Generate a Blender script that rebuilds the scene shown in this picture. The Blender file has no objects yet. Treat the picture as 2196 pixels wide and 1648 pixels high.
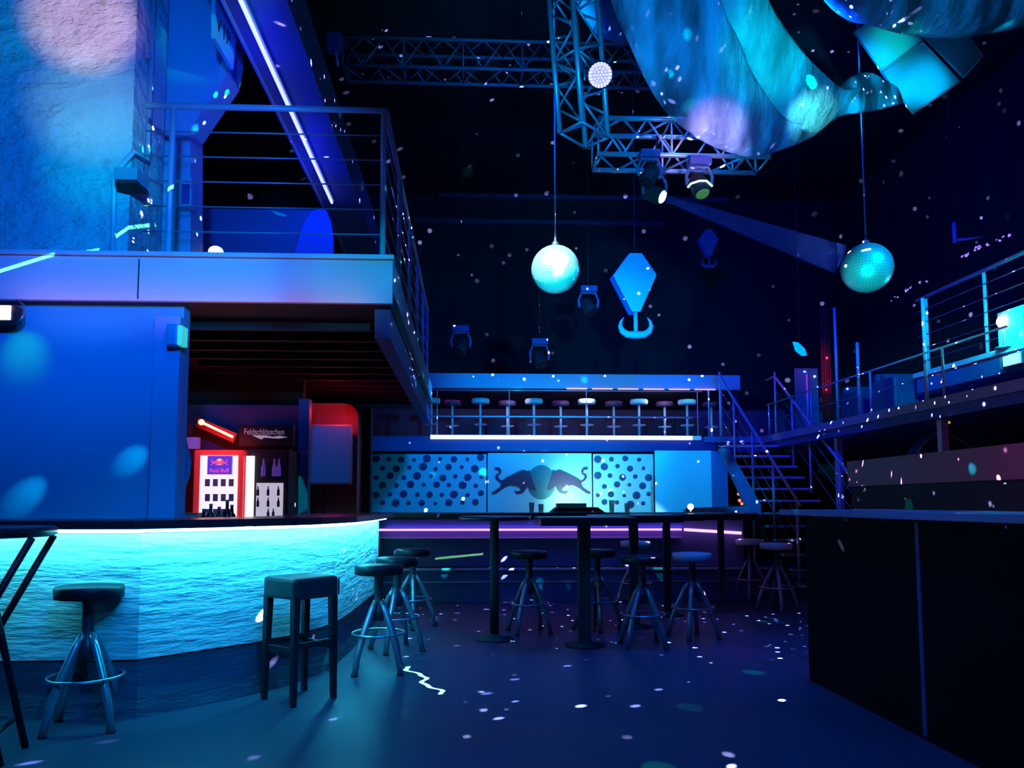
import bpy, math, random
from mathutils import Vector, Matrix, Euler
random.seed(7)
PI = math.pi
S = bpy.context.scene
COL = S.collection

# ------------------------------------------------------------------ camera
W, H = 2196.0, 1648.0
F = 1650.0
PX, PY = 1075.0, 950.0
PITCH, YAW = math.radians(4.5), math.radians(2.5)
CAM = Vector((0, 0, 1.2))
cd = bpy.data.cameras.new('camera')
cam = bpy.data.objects.new('camera', cd)
COL.objects.link(cam)
cam.location = CAM
cam.rotation_euler = Euler((PI/2 + PITCH, 0, -YAW), 'XYZ')
cd.sensor_fit = 'HORIZONTAL'
cd.sensor_width = 36
cd.lens = F / W * 36
cd.shift_x = (W/2 - PX) / W
cd.shift_y = (PY - H/2) / W
cd.clip_start = 0.05
cd.clip_end = 200
S.camera = cam
R = cam.rotation_euler.to_matrix()


def at(u, v, Y=None, X=None, Z=None):
    """world point on the sight line of a photo pixel, at a given room depth / side / height"""
    d = R @ Vector(((u - PX)/F, (PY - v)/F, -1.0))
    if Y is not None:
        t = (Y - CAM.y) / d.y
    elif X is not None:
        t = (X - CAM.x) / d.x
    else:
        t = (Z - CAM.z) / d.z
    return CAM + d * t


# ------------------------------------------------------------------ world, exposure
S.view_settings.view_transform = 'Standard'
S.view_settings.look = 'None'
S.view_settings.gamma = 1
S.view_settings.use_curve_mapping = False
S.view_settings.exposure = 0.0
wd = bpy.data.worlds.new('world')
S.world = wd
wd.use_nodes = True
wd.node_tree.nodes['Background'].inputs[0].default_value = (0.0, 0.12, 1, 1)
wd.node_tree.nodes['Background'].inputs[1].default_value = 0.004
S.cycles.use_denoising = True
S.cycles.sample_clamp_indirect = 3
S.cycles.max_bounces = 4
S.cycles.use_adaptive_sampling = True
S.cycles.adaptive_threshold = 0.02
S.cycles.volume_bounces = 0
S.cycles.transparent_max_bounces = 12
S.cycles.caustics_reflective = False
S.cycles.caustics_refractive = False

BLUE = (0.0, 0.10, 1.0)
CYAN = (0.0, 0.62, 1.0)
TEAL = (0.0, 0.9, 0.75)
VIO = (0.12, 0.0, 1.0)
MAG = (0.8, 0.05, 1.0)
PINK = (1.0, 0.35, 0.55)


# ------------------------------------------------------------------ lights
def aim(o, tgt):
    o.rotation_euler = (Vector(tgt) - Vector(o.location)).to_track_quat('-Z', 'Y').to_euler()


def spot(loc, tgt, color, power, ang, blend=0.6, radius=0.05):  # most of these are unseen lamps added for colour and brightness
    l = bpy.data.lights.new('spot_light', 'SPOT')
    l.energy = power
    l.color = color
    l.spot_size = math.radians(ang)
    l.spot_blend = blend
    l.shadow_soft_size = radius
    o = bpy.data.objects.new('spot_light', l)
    COL.objects.link(o)
    o.location = loc
    aim(o, tgt)
    return o


def area(loc, tgt, color, power, sx, sy):
    l = bpy.data.lights.new('lamp_glow', 'AREA')
    l.shape = 'RECTANGLE'
    l.size = sx
    l.size_y = sy
    l.energy = power
    l.color = color
    o = bpy.data.objects.new('lamp_glow', l)
    COL.objects.link(o)
    o.location = loc
    aim(o, tgt)
    return o


def point(loc, color, power, radius=0.05):
    l = bpy.data.lights.new('lamp_point', 'POINT')
    l.energy = power
    l.color = color
    l.shadow_soft_size = radius
    o = bpy.data.objects.new('lamp_point', l)
    COL.objects.link(o)
    o.location = loc
    return o


def N(nt, kind, **kw):
    n = nt.nodes.new(kind)
    for k, v in kw.items():
        setattr(n, k, v)
    return n


def mathn(nt, op, a, b=None, c=None):
    n = N(nt, 'ShaderNodeMath', operation=op)
    for i, x in enumerate((a, b, c)):
        if x is None:
            continue
        if isinstance(x, (int, float)):
            n.inputs[i].default_value = x
        else:
            nt.links.new(x, n.inputs[i])
    return n.outputs[0]


def dots_lamp(loc, color, power, scale, thr, offset=(0, 0, 0), mask=None, keep=0.0, soft=0.25, tint=False):
    """a point lamp that throws a field of small dots, like the flecks a mirror ball sends round a room"""
    o = point(loc, color, power, 0.004)
    l = o.data
    l.use_nodes = True
    nt = l.node_tree
    em = nt.nodes['Emission']
    tc = N(nt, 'ShaderNodeTexCoord')
    add = N(nt, 'ShaderNodeVectorMath', operation='ADD')
    nt.links.new(tc.outputs['Normal'], add.inputs[0])
    add.inputs[1].default_value = offset
    vo = N(nt, 'ShaderNodeTexVoronoi', feature='F1')
    vo.inputs['Scale'].default_value = scale
    vo.inputs['Randomness'].default_value = 0.75
    nt.links.new(add.outputs[0], vo.inputs['Vector'])
    mr = N(nt, 'ShaderNodeMapRange')
    mr.inputs[1].default_value = thr
    mr.inputs[2].default_value = thr*(1-soft)
    mr.inputs[3].default_value = 0
    mr.inputs[4].default_value = 1
    nt.links.new(vo.outputs['Distance'], mr.inputs[0])
    sep = N(nt, 'ShaderNodeSeparateColor')
    nt.links.new(vo.outputs['Color'], sep.inputs[0])
    k = mathn(nt, 'GREATER_THAN', sep.outputs[0], keep)
    br = mathn(nt, 'MULTIPLY', mathn(nt, 'POWER', sep.outputs[1], 2.0), 1.6)
    br = mathn(nt, 'ADD', br, 0.15)
    val = mathn(nt, 'MULTIPLY', mathn(nt, 'MULTIPLY', mr.outputs[0], k), br)
    if mask:
        s2 = N(nt, 'ShaderNodeSeparateXYZ')
        nt.links.new(tc.outputs['Normal'], s2.inputs[0])
        ax, sgn, lim, m2 = mask
        # direction leaving the lamp is the opposite of the shading normal seen by the lamp
        q = mathn(nt, 'MULTIPLY', s2.outputs[ax], sgn)
        q = mathn(nt, 'LESS_THAN', q, lim)
        r = mathn(nt, 'MULTIPLY', s2.outputs[1], m2)
        r = mathn(nt, 'LESS_THAN', r, 0.0)
        q = mathn(nt, 'MAXIMUM', q, r)
        val = mathn(nt, 'MULTIPLY', val, q)
    nt.links.new(val, em.inputs['Strength'])
    return o


def laser(loc, a, b, color, power, half_w, wig=0.0):
    """a narrow lamp that draws one thin line from a to b on whatever it meets"""
    loc, a, b = Vector(loc), Vector(a), Vector(b)
    da, db = (a-loc).normalized(), (b-loc).normalized()
    z = -(da+db).normalized()
    x = (db-da).normalized()
    y = z.cross(x).normalized()
    half_len = math.tan(da.angle(db)/2)
    o = spot(loc, a, color, power, 2*math.degrees(math.atan(half_len))+2, 0.0, 0.002)
    o.rotation_euler = Matrix((x, y, z)).transposed().to_euler()
    nt = None
    o.data.use_nodes = True
    nt = o.data.node_tree
    em = nt.nodes['Emission']
    tc = N(nt, 'ShaderNodeTexCoord')
    s = N(nt, 'ShaderNodeSeparateXYZ')
    nt.links.new(tc.outputs['Normal'], s.inputs[0])
    x = mathn(nt, 'DIVIDE', s.outputs[0], s.outputs[2])
    y = mathn(nt, 'DIVIDE', s.outputs[1], s.outputs[2])
    if wig:
        w = mathn(nt, 'MULTIPLY', mathn(nt, 'SINE', mathn(nt, 'MULTIPLY', x, 3.0/half_len*2)), wig)
        w2 = mathn(nt, 'MULTIPLY', mathn(nt, 'SINE', mathn(nt, 'MULTIPLY', x, 3.0/half_len*5)), wig*0.4)
        y = mathn(nt, 'ADD', y, mathn(nt, 'ADD', w, w2))
    ay = mathn(nt, 'ABSOLUTE', y)
    ax = mathn(nt, 'ABSOLUTE', x)
    v = mathn(nt, 'MULTIPLY', mathn(nt, 'LESS_THAN', ay, half_w), mathn(nt, 'LESS_THAN', ax, half_len))
    nt.links.new(v, em.inputs['Strength'])
    return o


BALL1 = at(1191, 578, Y=7.8)
BALL2 = at(1859, 575, Y=7.5)

# flecks from the two mirror balls
dots_lamp(BALL1 + Vector((0, -0.32, -0.05)), (0.50, 0.55, 1.0), 6000, 19, 0.11, (3.1, 1.7, 5.2), keep=0.1, mask=(0, -1, 0.45, 1))
dots_lamp(BALL2 + Vector((-0.1, 0.3, 0.1)), (0.36, 0.38, 1.0), 50000, 23, 0.115, (8.1, 4.7, 2.2), keep=0.3)
dots_lamp(BALL1 + Vector((0, 0.32, 0.1)), (0.42, 0.46, 1.0), 45000, 22, 0.115, (1.1, 9.7, 2.6), keep=0.25, mask=(0, -1, 0.45, 1))
dots_lamp(BALL1 + Vector((-0.3, -0.3, 0.0)), (0.0, 0.9, 0.75), 1500, 7.5, 0.13, (5.5, 3.3, 0.2), keep=0.35)
dots_lamp(BALL1 + Vector((0.3, -0.3, -0.1)), (0.0, 0.75, 0.9), 2500, 8.5, 0.12, (2.5, 7.3, 4.2), keep=0.4)

# colour washes: unseen lamps added about the room
P_ = lambda u, v, y=5.6: at(u, v, Y=y)
spot((-0.6, 0.8, 3.0), P_(120, 330), (0, 0.14, 1), 1300, 56, 0.9, 0.1)         # upper left blue
spot((-0.6, 1.0, 3.0), P_(225, 330), (0, 0.8, 1), 420, 12, 1.0, 0.05)
spot((-0.8, 1.2, 3.1), P_(180, 40), (1.0, 0.60, 0.36), 950, 10.5, 0.8, 0.03)
spot((-0.8, 1.2, 3.1), P_(200, 225), (0.35, 0.9, 0.6), 420, 12, 1.0, 0.03)
spot((-0.8, 1.2, 3.1), P_(20, 60), (0, 1.0, 0.35), 120, 8, 1.0, 0.03)
spot((-0.8, 1.2, 3.1), P_(60, 160), (0, 0.7, 0.6), 70, 12, 1.0, 0.03)
spot((-0.8, 1.2, 3.1), P_(235, 420), (0, 0.55, 1), 200, 13, 1.0, 0.03)
spot((0.2, 1.4, 2.7), P_(200, 610, 5.3), (0, 0.42, 1), 330, 12, 0.9, 0.03)    # fascia, in strips
spot((0.2, 1.4, 2.7), P_(480, 600, 5.3), (0, 0.45, 1), 400, 15, 0.9, 0.03)
spot((0.2, 1.4, 2.7), P_(760, 580, 5.3), (0, 0.50, 1), 400, 14, 0.9, 0.03)
area((-1.9, 5.17, 2.50), (-1.9, 5.30, 2.64), (1.0, 0.22, 0.42), 1.1, 2.4, 0.03)
spot((0.6, 0.5, 3.0), P_(180, 900, 5.4), (0, 0.12, 1), 240, 36, 0.9, 0.1)          # lower blue wall
spot((0.8, 1.0, 3.4), P_(420, 1300, 4.8), (0, 0.42, 1), 260, 30, 0.9, 0.1)   # bar front
spot((0.4, 0.2, 3.9), P_(250, 1500, 4.6), (0, 0.22, 1), 420, 50, 1.0, 0.1)
spot((-0.6, 0.5, 5.2), at(500, 1600, Z=0), (0, 0.2, 1), 400, 75, 1.0, 0.3)     # dance floor
spot((0.8, 3.0, 6.0), at(1250, 1480, Z=0), (0, 0.14, 1), 750, 70, 1.0, 0.3)
spot((2.2, 6.5, 6.5), at(1300, 1360, Z=0), (0, 0.08, 1), 900, 60, 1.0, 0.2)
spot((1.6, 1.2, 1.6), P_(1885, 215, 6.0), (0, 0.55, 1), 5000, 8, 1.0, 0.05)
spot((1.0, 1.2, 1.6), P_(1480, 130, 5.4), (0, 0.30, 1), 1300, 34, 0.8, 0.1)   # hanging fabric
spot((1.2, 1.2, 1.6), P_(1550, 312, 5.3), (1.0, 0.26, 0.38), 1700, 8.0, 0.9, 0.03)
spot((1.4, 1.2, 1.6), P_(1762, 256, 5.4), (0.15, 1.0, 1.0), 3600, 5.0, 1.0, 0.03)
spot((1.4, 1.2, 1.6), P_(1660, 110, 5.3), (0, 0.9, 0.9), 1100, 10, 0.9, 0.05)
spot((1.4, 1.2, 1.6), P_(1600, 320, 5.3), (0, 0.55, 1), 600, 9, 0.9, 0.05)
spot((2.0, 1.4, 1.8), P_(1985, 175, 6.6), (0, 0.5, 1), 4200, 4.6, 1.0, 0.05)
spot((2.0, 1.4, 1.8), P_(1920, 95, 6.6), (0, 1.0, 0.75), 1800, 4.4, 1.0, 0.05)
spot((2.0, 1.4, 1.8), P_(2050, 30, 6.2), (0, 0.35, 1), 700, 16, 0.9, 0.05)
spot((-0.5, 3.0, 2.4), P_(1260, 230, 6.2), (0.0, 0.42, 1), 170, 26, 0.9, 0.1)   # truss
spot((-0.6, 4.4, 6.4), BALL1, (0.45, 1, 1), 5500, 8, 0.3, 0.03)
spot((0.2, 4.6, 2.0), BALL1, (0.0, 0.85, 1), 1500, 8, 0.3, 0.03)
spot((2.6, 4.6, 1.9), BALL2, (0.0, 0.9, 0.9), 650, 8, 0.3, 0.03)
spot((5.2, 4.6, 5.2), BALL2, (0.0, 0.35, 1), 900, 8, 0.3, 0.03)
spot((1.5, 5.0, 3.2), P_(1362, 620, 11), (0, 0.46, 1), 1100, 17, 0.4, 0.05)       # hook
spot((2.6, 9.9, 3.6), P_(1180, 1030, 12), (0, 0.45, 1), 420, 80, 0.8, 0.1)       # back bar panels
spot((0.2, 9.9, 3.6), P_(930, 1030, 12), (0, 0.22, 1), 300, 60, 0.8, 0.1)
spot((2.4, 7.5, 2.6), P_(1600, 1050, 10.5), (0, 0.28, 1), 260, 14, 0.8, 0.03)
spot((3.2, 6.0, 4.5), at(1592, 1400, Z=0), (0.22, 0.0, 1), 260, 9, 1.0, 0.03)
spot((2.0, 6.0, 4.5), at(1300, 1385, Z=0), (0, 0.12, 1), 420, 10, 1.0, 0.03)
spot((2.6, 9.0, 3.2), P_(1480, 1030, 11.5), (0, 0.42, 1), 420, 30, 0.6, 0.05)
spot((1.5, 8.0, 3.0), P_(1240, 815, 13), (0, 0.30, 1), 800, 60, 0.6, 0.1)       # gallery canopy edge
spot((3.0, 6.0, 5.5), at(1830, 800, X=6), (0, 0.06, 1), 800, 60, 0.9, 0.1)     # right terrace
spot((3.6, 3.4, 4.4), at(2100, 660, X=6), (0, 0.60, 1), 2200, 26, 0.9, 0.1)
spot((2.6, 5.5, 4.5), P_(1730, 850, 12), (0, 1.0, 0.6), 3500, 11, 0.7, 0.03)
spot((2.2, 7.2, 6.2), (7.5, 14, 4.5), (0.0, 0.01, 1), 1500, 90, 0.9, 0.2)
spot((5.0, 6.0, 5.6), (9.5, 9.5, 4.4), (0.0, 0.01, 1), 900, 50, 1.0, 0.2)
spot((0.5, 6.2, 5.5), (1.6, 19, 5.5), (0.0, 0.02, 1), 700, 90, 1.0, 0.2)        # back wall faint

for u, v, y, pw in ((45, 798, 5.44, 500), (160, 790, 5.44, 220), (222, 822, 5.44, 400), (375, 137, 6.3, 700), (441, 192, 6.3, 500), (120, 90, 5.62, 300), (192, 286, 5.62, 400),
                    (100, 590, 5.3, 400), (275, 552, 5.3, 500), (365, 566, 5.3, 700), (567, 582, 5.3, 300), (513, 1338, 4.95, 900), (620, 575, 5.3, 250)):
    spot(BALL1 + Vector((-0.28, -0.28, 0)), at(u, v, Y=y), (0, 0.85, 1), pw*9, 0.55, 0.8, 0.01)
spot(at(118, 950, Y=5.1), at(60, 1060, Y=5.44), (0, 0.6, 1), 14, 24, 1.0, 0.01)  # unseen spots added close to the wall for the comet-shaped reflections
spot(at(335, 900, Y=5.1), at(285, 985, Y=5.44), (0, 0.6, 1), 11, 24, 1.0, 0.01)

# ------------------------------------------------------------------ materials
MATS = {}


def mat(name, col, rough=0.5, metal=0.0, em=None, es=0.0, bump=None, spec=0.5, noise=None, trans=None):
    if name in MATS:
        return MATS[name]
    m = bpy.data.materials.new(name)
    m.use_nodes = True
    nt = m.node_tree
    b = nt.nodes['Principled BSDF']
    b.inputs['Base Color'].default_value = (*col, 1)
    b.inputs['Roughness'].default_value = rough
    b.inputs['Metallic'].default_value = metal
    b.inputs['Specular IOR Level'].default_value = spec
    if em:
        b.inputs['Emission Color'].default_value = (*em, 1)
        b.inputs['Emission Strength'].default_value = es
    if noise:
        sc, amt = noise[:2]
        tc = N(nt, 'ShaderNodeTexCoord')
        no = N(nt, 'ShaderNodeTexNoise')
        no.inputs['Scale'].default_value = sc
        no.inputs['Detail'].default_value = 5
        if len(noise) > 2:
            mpn = N(nt, 'ShaderNodeMapping')
            mpn.inputs['Rotation'].default_value = (0.2, 0.5, 0.3)
            mpn.inputs['Scale'].default_value = noise[2]
            nt.links.new(tc.outputs['Object'], mpn.inputs['Vector'])
            nt.links.new(mpn.outputs[0], no.inputs['Vector'])
        else:
            nt.links.new(tc.outputs['Object'], no.inputs['Vector'])
        mr = N(nt, 'ShaderNodeMapRange')
        if len(noise) > 3:
            mr.inputs[1].default_value = noise[3]
            mr.inputs[2].default_value = noise[4]
        mr.inputs[3].default_value = 1-amt
        mr.inputs[4].default_value = 1+amt
        nt.links.new(no.outputs['Fac'], mr.inputs[0])
        vm = N(nt, 'ShaderNodeVectorMath', operation='SCALE')
        vm.inputs[0].default_value = col
        nt.links.new(mr.outputs[0], vm.inputs['Scale'])
        nt.links.new(vm.outputs[0], b.inputs['Base Color'])
        rr = N(nt, 'ShaderNodeMapRange')
        rr.inputs[3].default_value = max(0, rough-0.12)
        rr.inputs[4].default_value = rough+0.12
        nt.links.new(no.outputs['Fac'], rr.inputs[0])
        nt.links.new(rr.outputs[0], b.inputs['Roughness'])
    if bump:
        kind, vec, st, dist = bump
        tc = N(nt, 'ShaderNodeTexCoord')
        mp = N(nt, 'ShaderNodeMapping')
        mp.inputs['Scale'].default_value = vec
        nt.links.new(tc.outputs['Object'], mp.inputs['Vector'])
        if kind == 'noise':
            t = N(nt, 'ShaderNodeTexNoise')
            t.inputs['Detail'].default_value = 7
            t.inputs['Scale'].default_value = 1
            t.inputs['Roughness'].default_value = 0.6
        elif kind == 'vor':
            t = N(nt, 'ShaderNodeTexVoronoi')
            t.inputs['Scale'].default_value = 1
        else:
            t = N(nt, 'ShaderNodeTexWave')
            t.inputs['Scale'].default_value = 1
        nt.links.new(mp.outputs[0], t.inputs['Vector'])
        bp = N(nt, 'ShaderNodeBump')
        bp.inputs['Strength'].default_value = st
        bp.inputs['Distance'].default_value = dist
        nt.links.new(t.outputs[0], bp.inputs['Height'])
        nt.links.new(bp.outputs[0], b.inputs['Normal'])
    if trans:
        tr = N(nt, 'ShaderNodeBsdfTransparent')
        tl = N(nt, 'ShaderNodeBsdfTranslucent')
        tl.inputs[0].default_value = (*col, 1)
        m1 = N(nt, 'ShaderNodeMixShader')
        m1.inputs[0].default_value = 0.35
        nt.links.new(b.outputs[0], m1.inputs[1])
        nt.links.new(tl.outputs[0], m1.inputs[2])
        m2 = N(nt, 'ShaderNodeMixShader')
        lw = N(nt, 'ShaderNodeLayerWeight')
        lw.inputs[0].default_value = 0.35
        k = mathn(nt, 'MULTIPLY', mathn(nt, 'SUBTRACT', 1.0, lw.outputs['Facing']), trans)
        nt.links.new(k, m2.inputs[0])
        nt.links.new(m1.outputs[0], m2.inputs[1])
        nt.links.new(tr.outputs[0], m2.inputs[2])
        out = nt.nodes['Material Output']
        nt.links.new(m2.outputs[0], out.inputs['Surface'])
    MATS[name] = m
    return m


M_floor = mat('dark_floor', (0.030, 0.050, 0.085), 0.46, spec=0.35, noise=(1.3, 0.3), bump=('noise', (30, 30, 30), 0.15, 0.004))
M_black = mat('black_paint', (0.02, 0.02, 0.024), 0.75)
M_blackgloss = mat('black_lacquer', (0.008, 0.008, 0.012), 0.4, spec=0.25)
M_blacktop = mat('black_worktop', (0.015, 0.015, 0.02), 0.28)
M_wallback = mat('black_wall', (0.028, 0.026, 0.03), 0.9)
M_white = mat('white_paint', (0.72, 0.72, 0.72), 0.6, bump=('noise', (25, 25, 25), 0.08, 0.01))
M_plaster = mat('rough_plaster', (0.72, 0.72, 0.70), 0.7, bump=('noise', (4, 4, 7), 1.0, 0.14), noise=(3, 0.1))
M_bluewall = mat('blue_lit_wall', (0.05, 0.42, 0.62), 0.7, bump=('noise', (12, 12, 12), 0.06, 0.01))  # lower wall's dimmer, deeper blue light put into its colour
M_fascia = mat('fascia_board', (0.62, 0.64, 0.66), 0.45)
M_steel = mat('brushed_steel', (0.55, 0.57, 0.6), 0.3, 0.85)
M_steelw = mat('satin_steel', (0.68, 0.70, 0.74), 0.40, 0.15)
M_wire = mat('steel_cable', (0.45, 0.42, 0.5), 0.45, 0.4)
M_stone = mat('white_stone_cladding', (0.62, 0.66, 0.66), 0.62, bump=('noise', (3.0, 3.0, 16), 1.0, 0.05))
M_plinth = mat('dark_stone_plinth', (0.10, 0.11, 0.15), 0.5, bump=('noise', (4, 4, 18), 0.8, 0.03), noise=(3, 0.3))
M_led = mat('cyan_led', (0.5, 0.9, 0.9), 0.5, em=(0.35, 1, 1), es=9)
M_ledw = mat('white_led', (0.8, 0.8, 0.9), 0.5, em=(0.78, 0.76, 1), es=1.15)
M_ledb = mat('blue_led_tube', (0.5, 0.5, 1), 0.5, em=(0.34, 0.40, 1), es=2.2)
M_ledv = mat('violet_led', (0.6, 0.2, 1), 0.5, em=(0.75, 0.30, 1), es=2.4)
M_legs = mat('grey_metal_leg', (0.34, 0.36, 0.4), 0.3, 0.6)
M_seatdark = mat('black_vinyl_seat', (0.012, 0.012, 0.018), 0.45, spec=0.3)
M_seatlight = mat('white_vinyl_seat', (0.75, 0.78, 0.8), 0.4)
M_leather = mat('brown_black_leather', (0.035, 0.03, 0.035), 0.38, bump=('noise', (120, 120, 120), 0.15, 0.002))
M_woodleg = mat('dark_wood', (0.02, 0.015, 0.016), 0.45)
M_mirror = mat('mirror_tiles', (0.75, 0.9, 0.95), 0.36, 0.6)
M_film = mat('streaked_film', (0.40, 0.60, 0.75), 0.34, spec=0.5, trans=0.34, noise=(1.0, 0.95, (4.5, 1.5, 1.2), 0.38, 0.62), bump=('noise', (1.8, 1.8, 0.5), 0.8, 0.4))  # gloss of the folds put into the colour as stretched noise streaks
M_film2 = mat('pale_film', (0.50, 0.75, 0.78), 0.36, spec=0.5, trans=0.15, noise=(1.0, 0.6, (5, 2, 1.4), 0.35, 0.65), bump=('noise', (2, 2, 0.6), 0.8, 0.4))  # gloss streaks put into this sleeve's colour likewise
M_red = mat('red_lacquer', (0.55, 0.02, 0.03), 0.4)
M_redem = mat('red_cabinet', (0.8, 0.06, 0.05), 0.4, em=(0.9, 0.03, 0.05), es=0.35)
M_neon = mat('red_neon', (1, 0.3, 0.2), 0.4, em=(1, 0.22, 0.14), es=5)
M_fridge_glow = mat('lit_cooler_interior', (0.9, 0.9, 0.9), 0.5, em=(1, 0.9, 0.95), es=0.95)
M_grey_dim = mat('cooler_goods', (0.35, 0.33, 0.36), 0.5)
M_purple = mat('purple_wall', (0.14, 0.06, 0.13), 0.7)
M_navy = mat('navy_paint', (0.05, 0.08, 0.28), 0.6)
M_wood = mat('slatted_wood', (0.35, 0.09, 0.13), 0.5, bump=('wave', (0, 0, 60), 0.6, 0.02))
M_bulb_w = mat('warm_bulb', (1, 1, 1), 0.4, em=(1, 0.95, 0.9), es=3)
M_bulb_r = mat('red_bulb', (1, 0.3, 0.2), 0.4, em=(1, 0.12, 0.05), es=2.2)
M_bulb_v = mat('violet_bulb', (0.6, 0.3, 1), 0.4, em=(0.45, 0.25, 1), es=1.0)
M_ltblue = mat('pale_blue_panel', (0.45, 0.62, 0.8), 0.5)


# ------------------------------------------------------------------ mesh builder
class MB:
    def __init__(self):
        self.v = []
        self.f = []
        self.smooth = []

    def add(self, vs, fs, sm=False, mtx=None):
        o = len(self.v)
        for p in vs:
            p = Vector(p)
            self.v.append(mtx @ p if mtx else p)
        for f in fs:
            self.f.append([i+o for i in f])
            self.smooth.append(sm)
        return self

    def box(self, a, b, mtx=None):
        x0, x1 = min(a[0], b[0]), max(a[0], b[0])
        y0, y1 = min(a[1], b[1]), max(a[1], b[1])
        z0, z1 = min(a[2], b[2]), max(a[2], b[2])
        vs = [(x0, y0, z0), (x1, y0, z0), (x1, y1, z0), (x0, y1, z0), (x0, y0, z1), (x1, y0, z1), (x1, y1, z1), (x0, y1, z1)]
        return self.add(vs, [(0, 3, 2, 1), (4, 5, 6, 7), (0, 1, 5, 4), (1, 2, 6, 5), (2, 3, 7, 6), (3, 0, 4, 7)], False, mtx)

    def tube(self, pts, r, n=10, closed=False):
        pts = [Vector(p) for p in pts]
        rs = r if isinstance(r, (list, tuple)) else [r]*len(pts)
        rings = []
        up = None
        k = len(pts)
        for i, p in enumerate(pts):
            if closed:
                d = pts[(i+1) % k] - pts[i-1]
            else:
                d = pts[min(i+1, k-1)] - pts[max(i-1, 0)]
            d.normalize()
            if up is None:
                up = Vector((0, 0, 1)) if abs(d.z) < 0.9 else Vector((1, 0, 0))
            a = d.cross(up)
            if a.length < 1e-4:
                a = d.cross(Vector((0, 1, 0)))
            a.normalize()
            b = a.cross(d).normalized()
            up = b
            rings.append([p + (a*math.cos(2*PI*j/n) + b*math.sin(2*PI*j/n))*rs[i] for j in range(n)])
        vs = [q for rg in rings for q in rg]
        fs = []
        for i in range(k if closed else k-1):
            i2 = (i+1) % k
            for j in range(n):
                fs.append((i*n+j, i2*n+j, i2*n+(j+1) % n, i*n+(j+1) % n))
        self.add(vs, fs, True)
        if not closed:
            o = len(self.v) - len(vs)
            self.f.append([o+j for j in range(n)])
            self.smooth.append(False)
            self.f.append([o+(k-1)*n+j for j in range(n-1, -1, -1)])
            self.smooth.append(False)
        return self

    def lathe(self, prof, c=(0, 0, 0), n=28, smooth=True):
        c = Vector(c)
        vs = []
        for r, z in prof:
            for j in range(n):
                a = 2*PI*j/n
                vs.append(c + Vector((r*math.cos(a), r*math.sin(a), z)))
        fs = []
        for i in range(len(prof)-1):
            for j in range(n):
                fs.append((i*n+j, i*n+(j+1) % n, (i+1)*n+(j+1) % n, (i+1)*n+j))
        self.add(vs, fs, smooth)
        o = len(self.v) - len(vs)
        self.f.append([o+j for j in range(n-1, -1, -1)])
        self.smooth.append(False)
        self.f.append([o+(len(prof)-1)*n+j for j in range(n)])
        self.smooth.append(False)
        return self

    def prism(self, poly, d):
        """poly: list of 3D points of a flat outline; d: extrusion vector"""
        poly = [Vector(p) for p in poly]
        d = Vector(d)
        n = len(poly)
        vs = poly + [p+d for p in poly]
        fs = [tuple(range(n-1, -1, -1)), tuple(range(n, 2*n))]
        fs += [(i, (i+1) % n, (i+1) % n+n, i+n) for i in range(n)]
        return self.add(vs, fs)

    def loft(self, rings, smooth=True, cap=False):
        n = len(rings[0])
        vs = [q for r in rings for q in r]
        fs = [(i*n+j, i*n+(j+1) % n, (i+1)*n+(j+1) % n, (i+1)*n+j) for i in range(len(rings)-1) for j in range(n)]
        self.add(vs, fs, smooth)
        if cap:
            o = len(self.v)-len(vs)
            self.f.append([o+j for j in range(n-1, -1, -1)]); self.smooth.append(False)
            self.f.append([o+(len(rings)-1)*n+j for j in range(n)]); self.smooth.append(False)
        return self

    def sphere(self, c, r, n=16, m=10, sz=1.0, smooth=True):
        prof = [(max(1e-4, r*math.sin(PI*i/m)), -r*sz*math.cos(PI*i/m)) for i in range(m+1)]
        return self.lathe(prof, c, n, smooth)

    def build(self, name, m, parent=None, loc=None, bev=0.0):
        me = bpy.data.meshes.new(name)
        vs = self.v
        if loc is not None:
            L = Vector(loc)
            vs = [p-L for p in vs]
        me.from_pydata([tuple(p) for p in vs], [], self.f)
        me.polygons.foreach_set('use_smooth', self.smooth)
        me.validate()
        me.update()
        if m:
            me.materials.append(m)
        o = bpy.data.objects.new(name, me)
        COL.objects.link(o)
        if loc is not None:
            o.location = loc
        if parent is not None:
            o.parent = parent
            if loc is not None:
                o.location = (0, 0, 0)
        if bev:
            b = o.modifiers.new('edge', 'BEVEL')
            b.width = bev
            b.segments = 2
            b.limit_method = 'ANGLE'
        return o


def tag(o, label, cat, group=None):
    o['label'] = label
    o['category'] = cat
    if group:
        o['group'] = group
    return o


def thing(name, label, cat, loc=(0, 0, 0), rz=0.0, group=None):
    o = bpy.data.objects.new(name, None)
    o.empty_display_size = 0.1
    COL.objects.link(o)
    o.location = loc
    o.rotation_euler = (0, 0, rz)
    return tag(o, label, cat, group)


def part(mb, name, m, root, bev=0.0):
    """mesh given in world coordinates becomes a part of a thing that stands at root"""
    par = root
    off = Vector((0, 0, 0))
    while par is not None:
        off = off + Vector(par.location)
        par = par.parent
    mb.v = [p-off for p in mb.v]
    return mb.build(name, m, root, bev=bev)


def struct(name, mb, m, bev=0.0):
    o = mb.build(name, m, bev=bev)
    o['kind'] = 'structure'
    return o


def dup(root, loc, rz, label, group=None, swap=None):
    r = root.copy()
    COL.objects.link(r)
    r.location = loc
    r.rotation_euler = (0, 0, rz)
    r['label'] = label
    if group:
        r['group'] = group
    for ch in list(root.children):
        c = ch.copy()
        if swap and ch.name.split('.')[0] in swap:
            c.data = ch.data.copy()
            c.data.materials[0] = swap[ch.name.split('.')[0]]
        COL.objects.link(c)
        c.parent = r
        for g in ch.children:
            d = g.copy()
            COL.objects.link(d)
            d.parent = c
    return r


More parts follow.
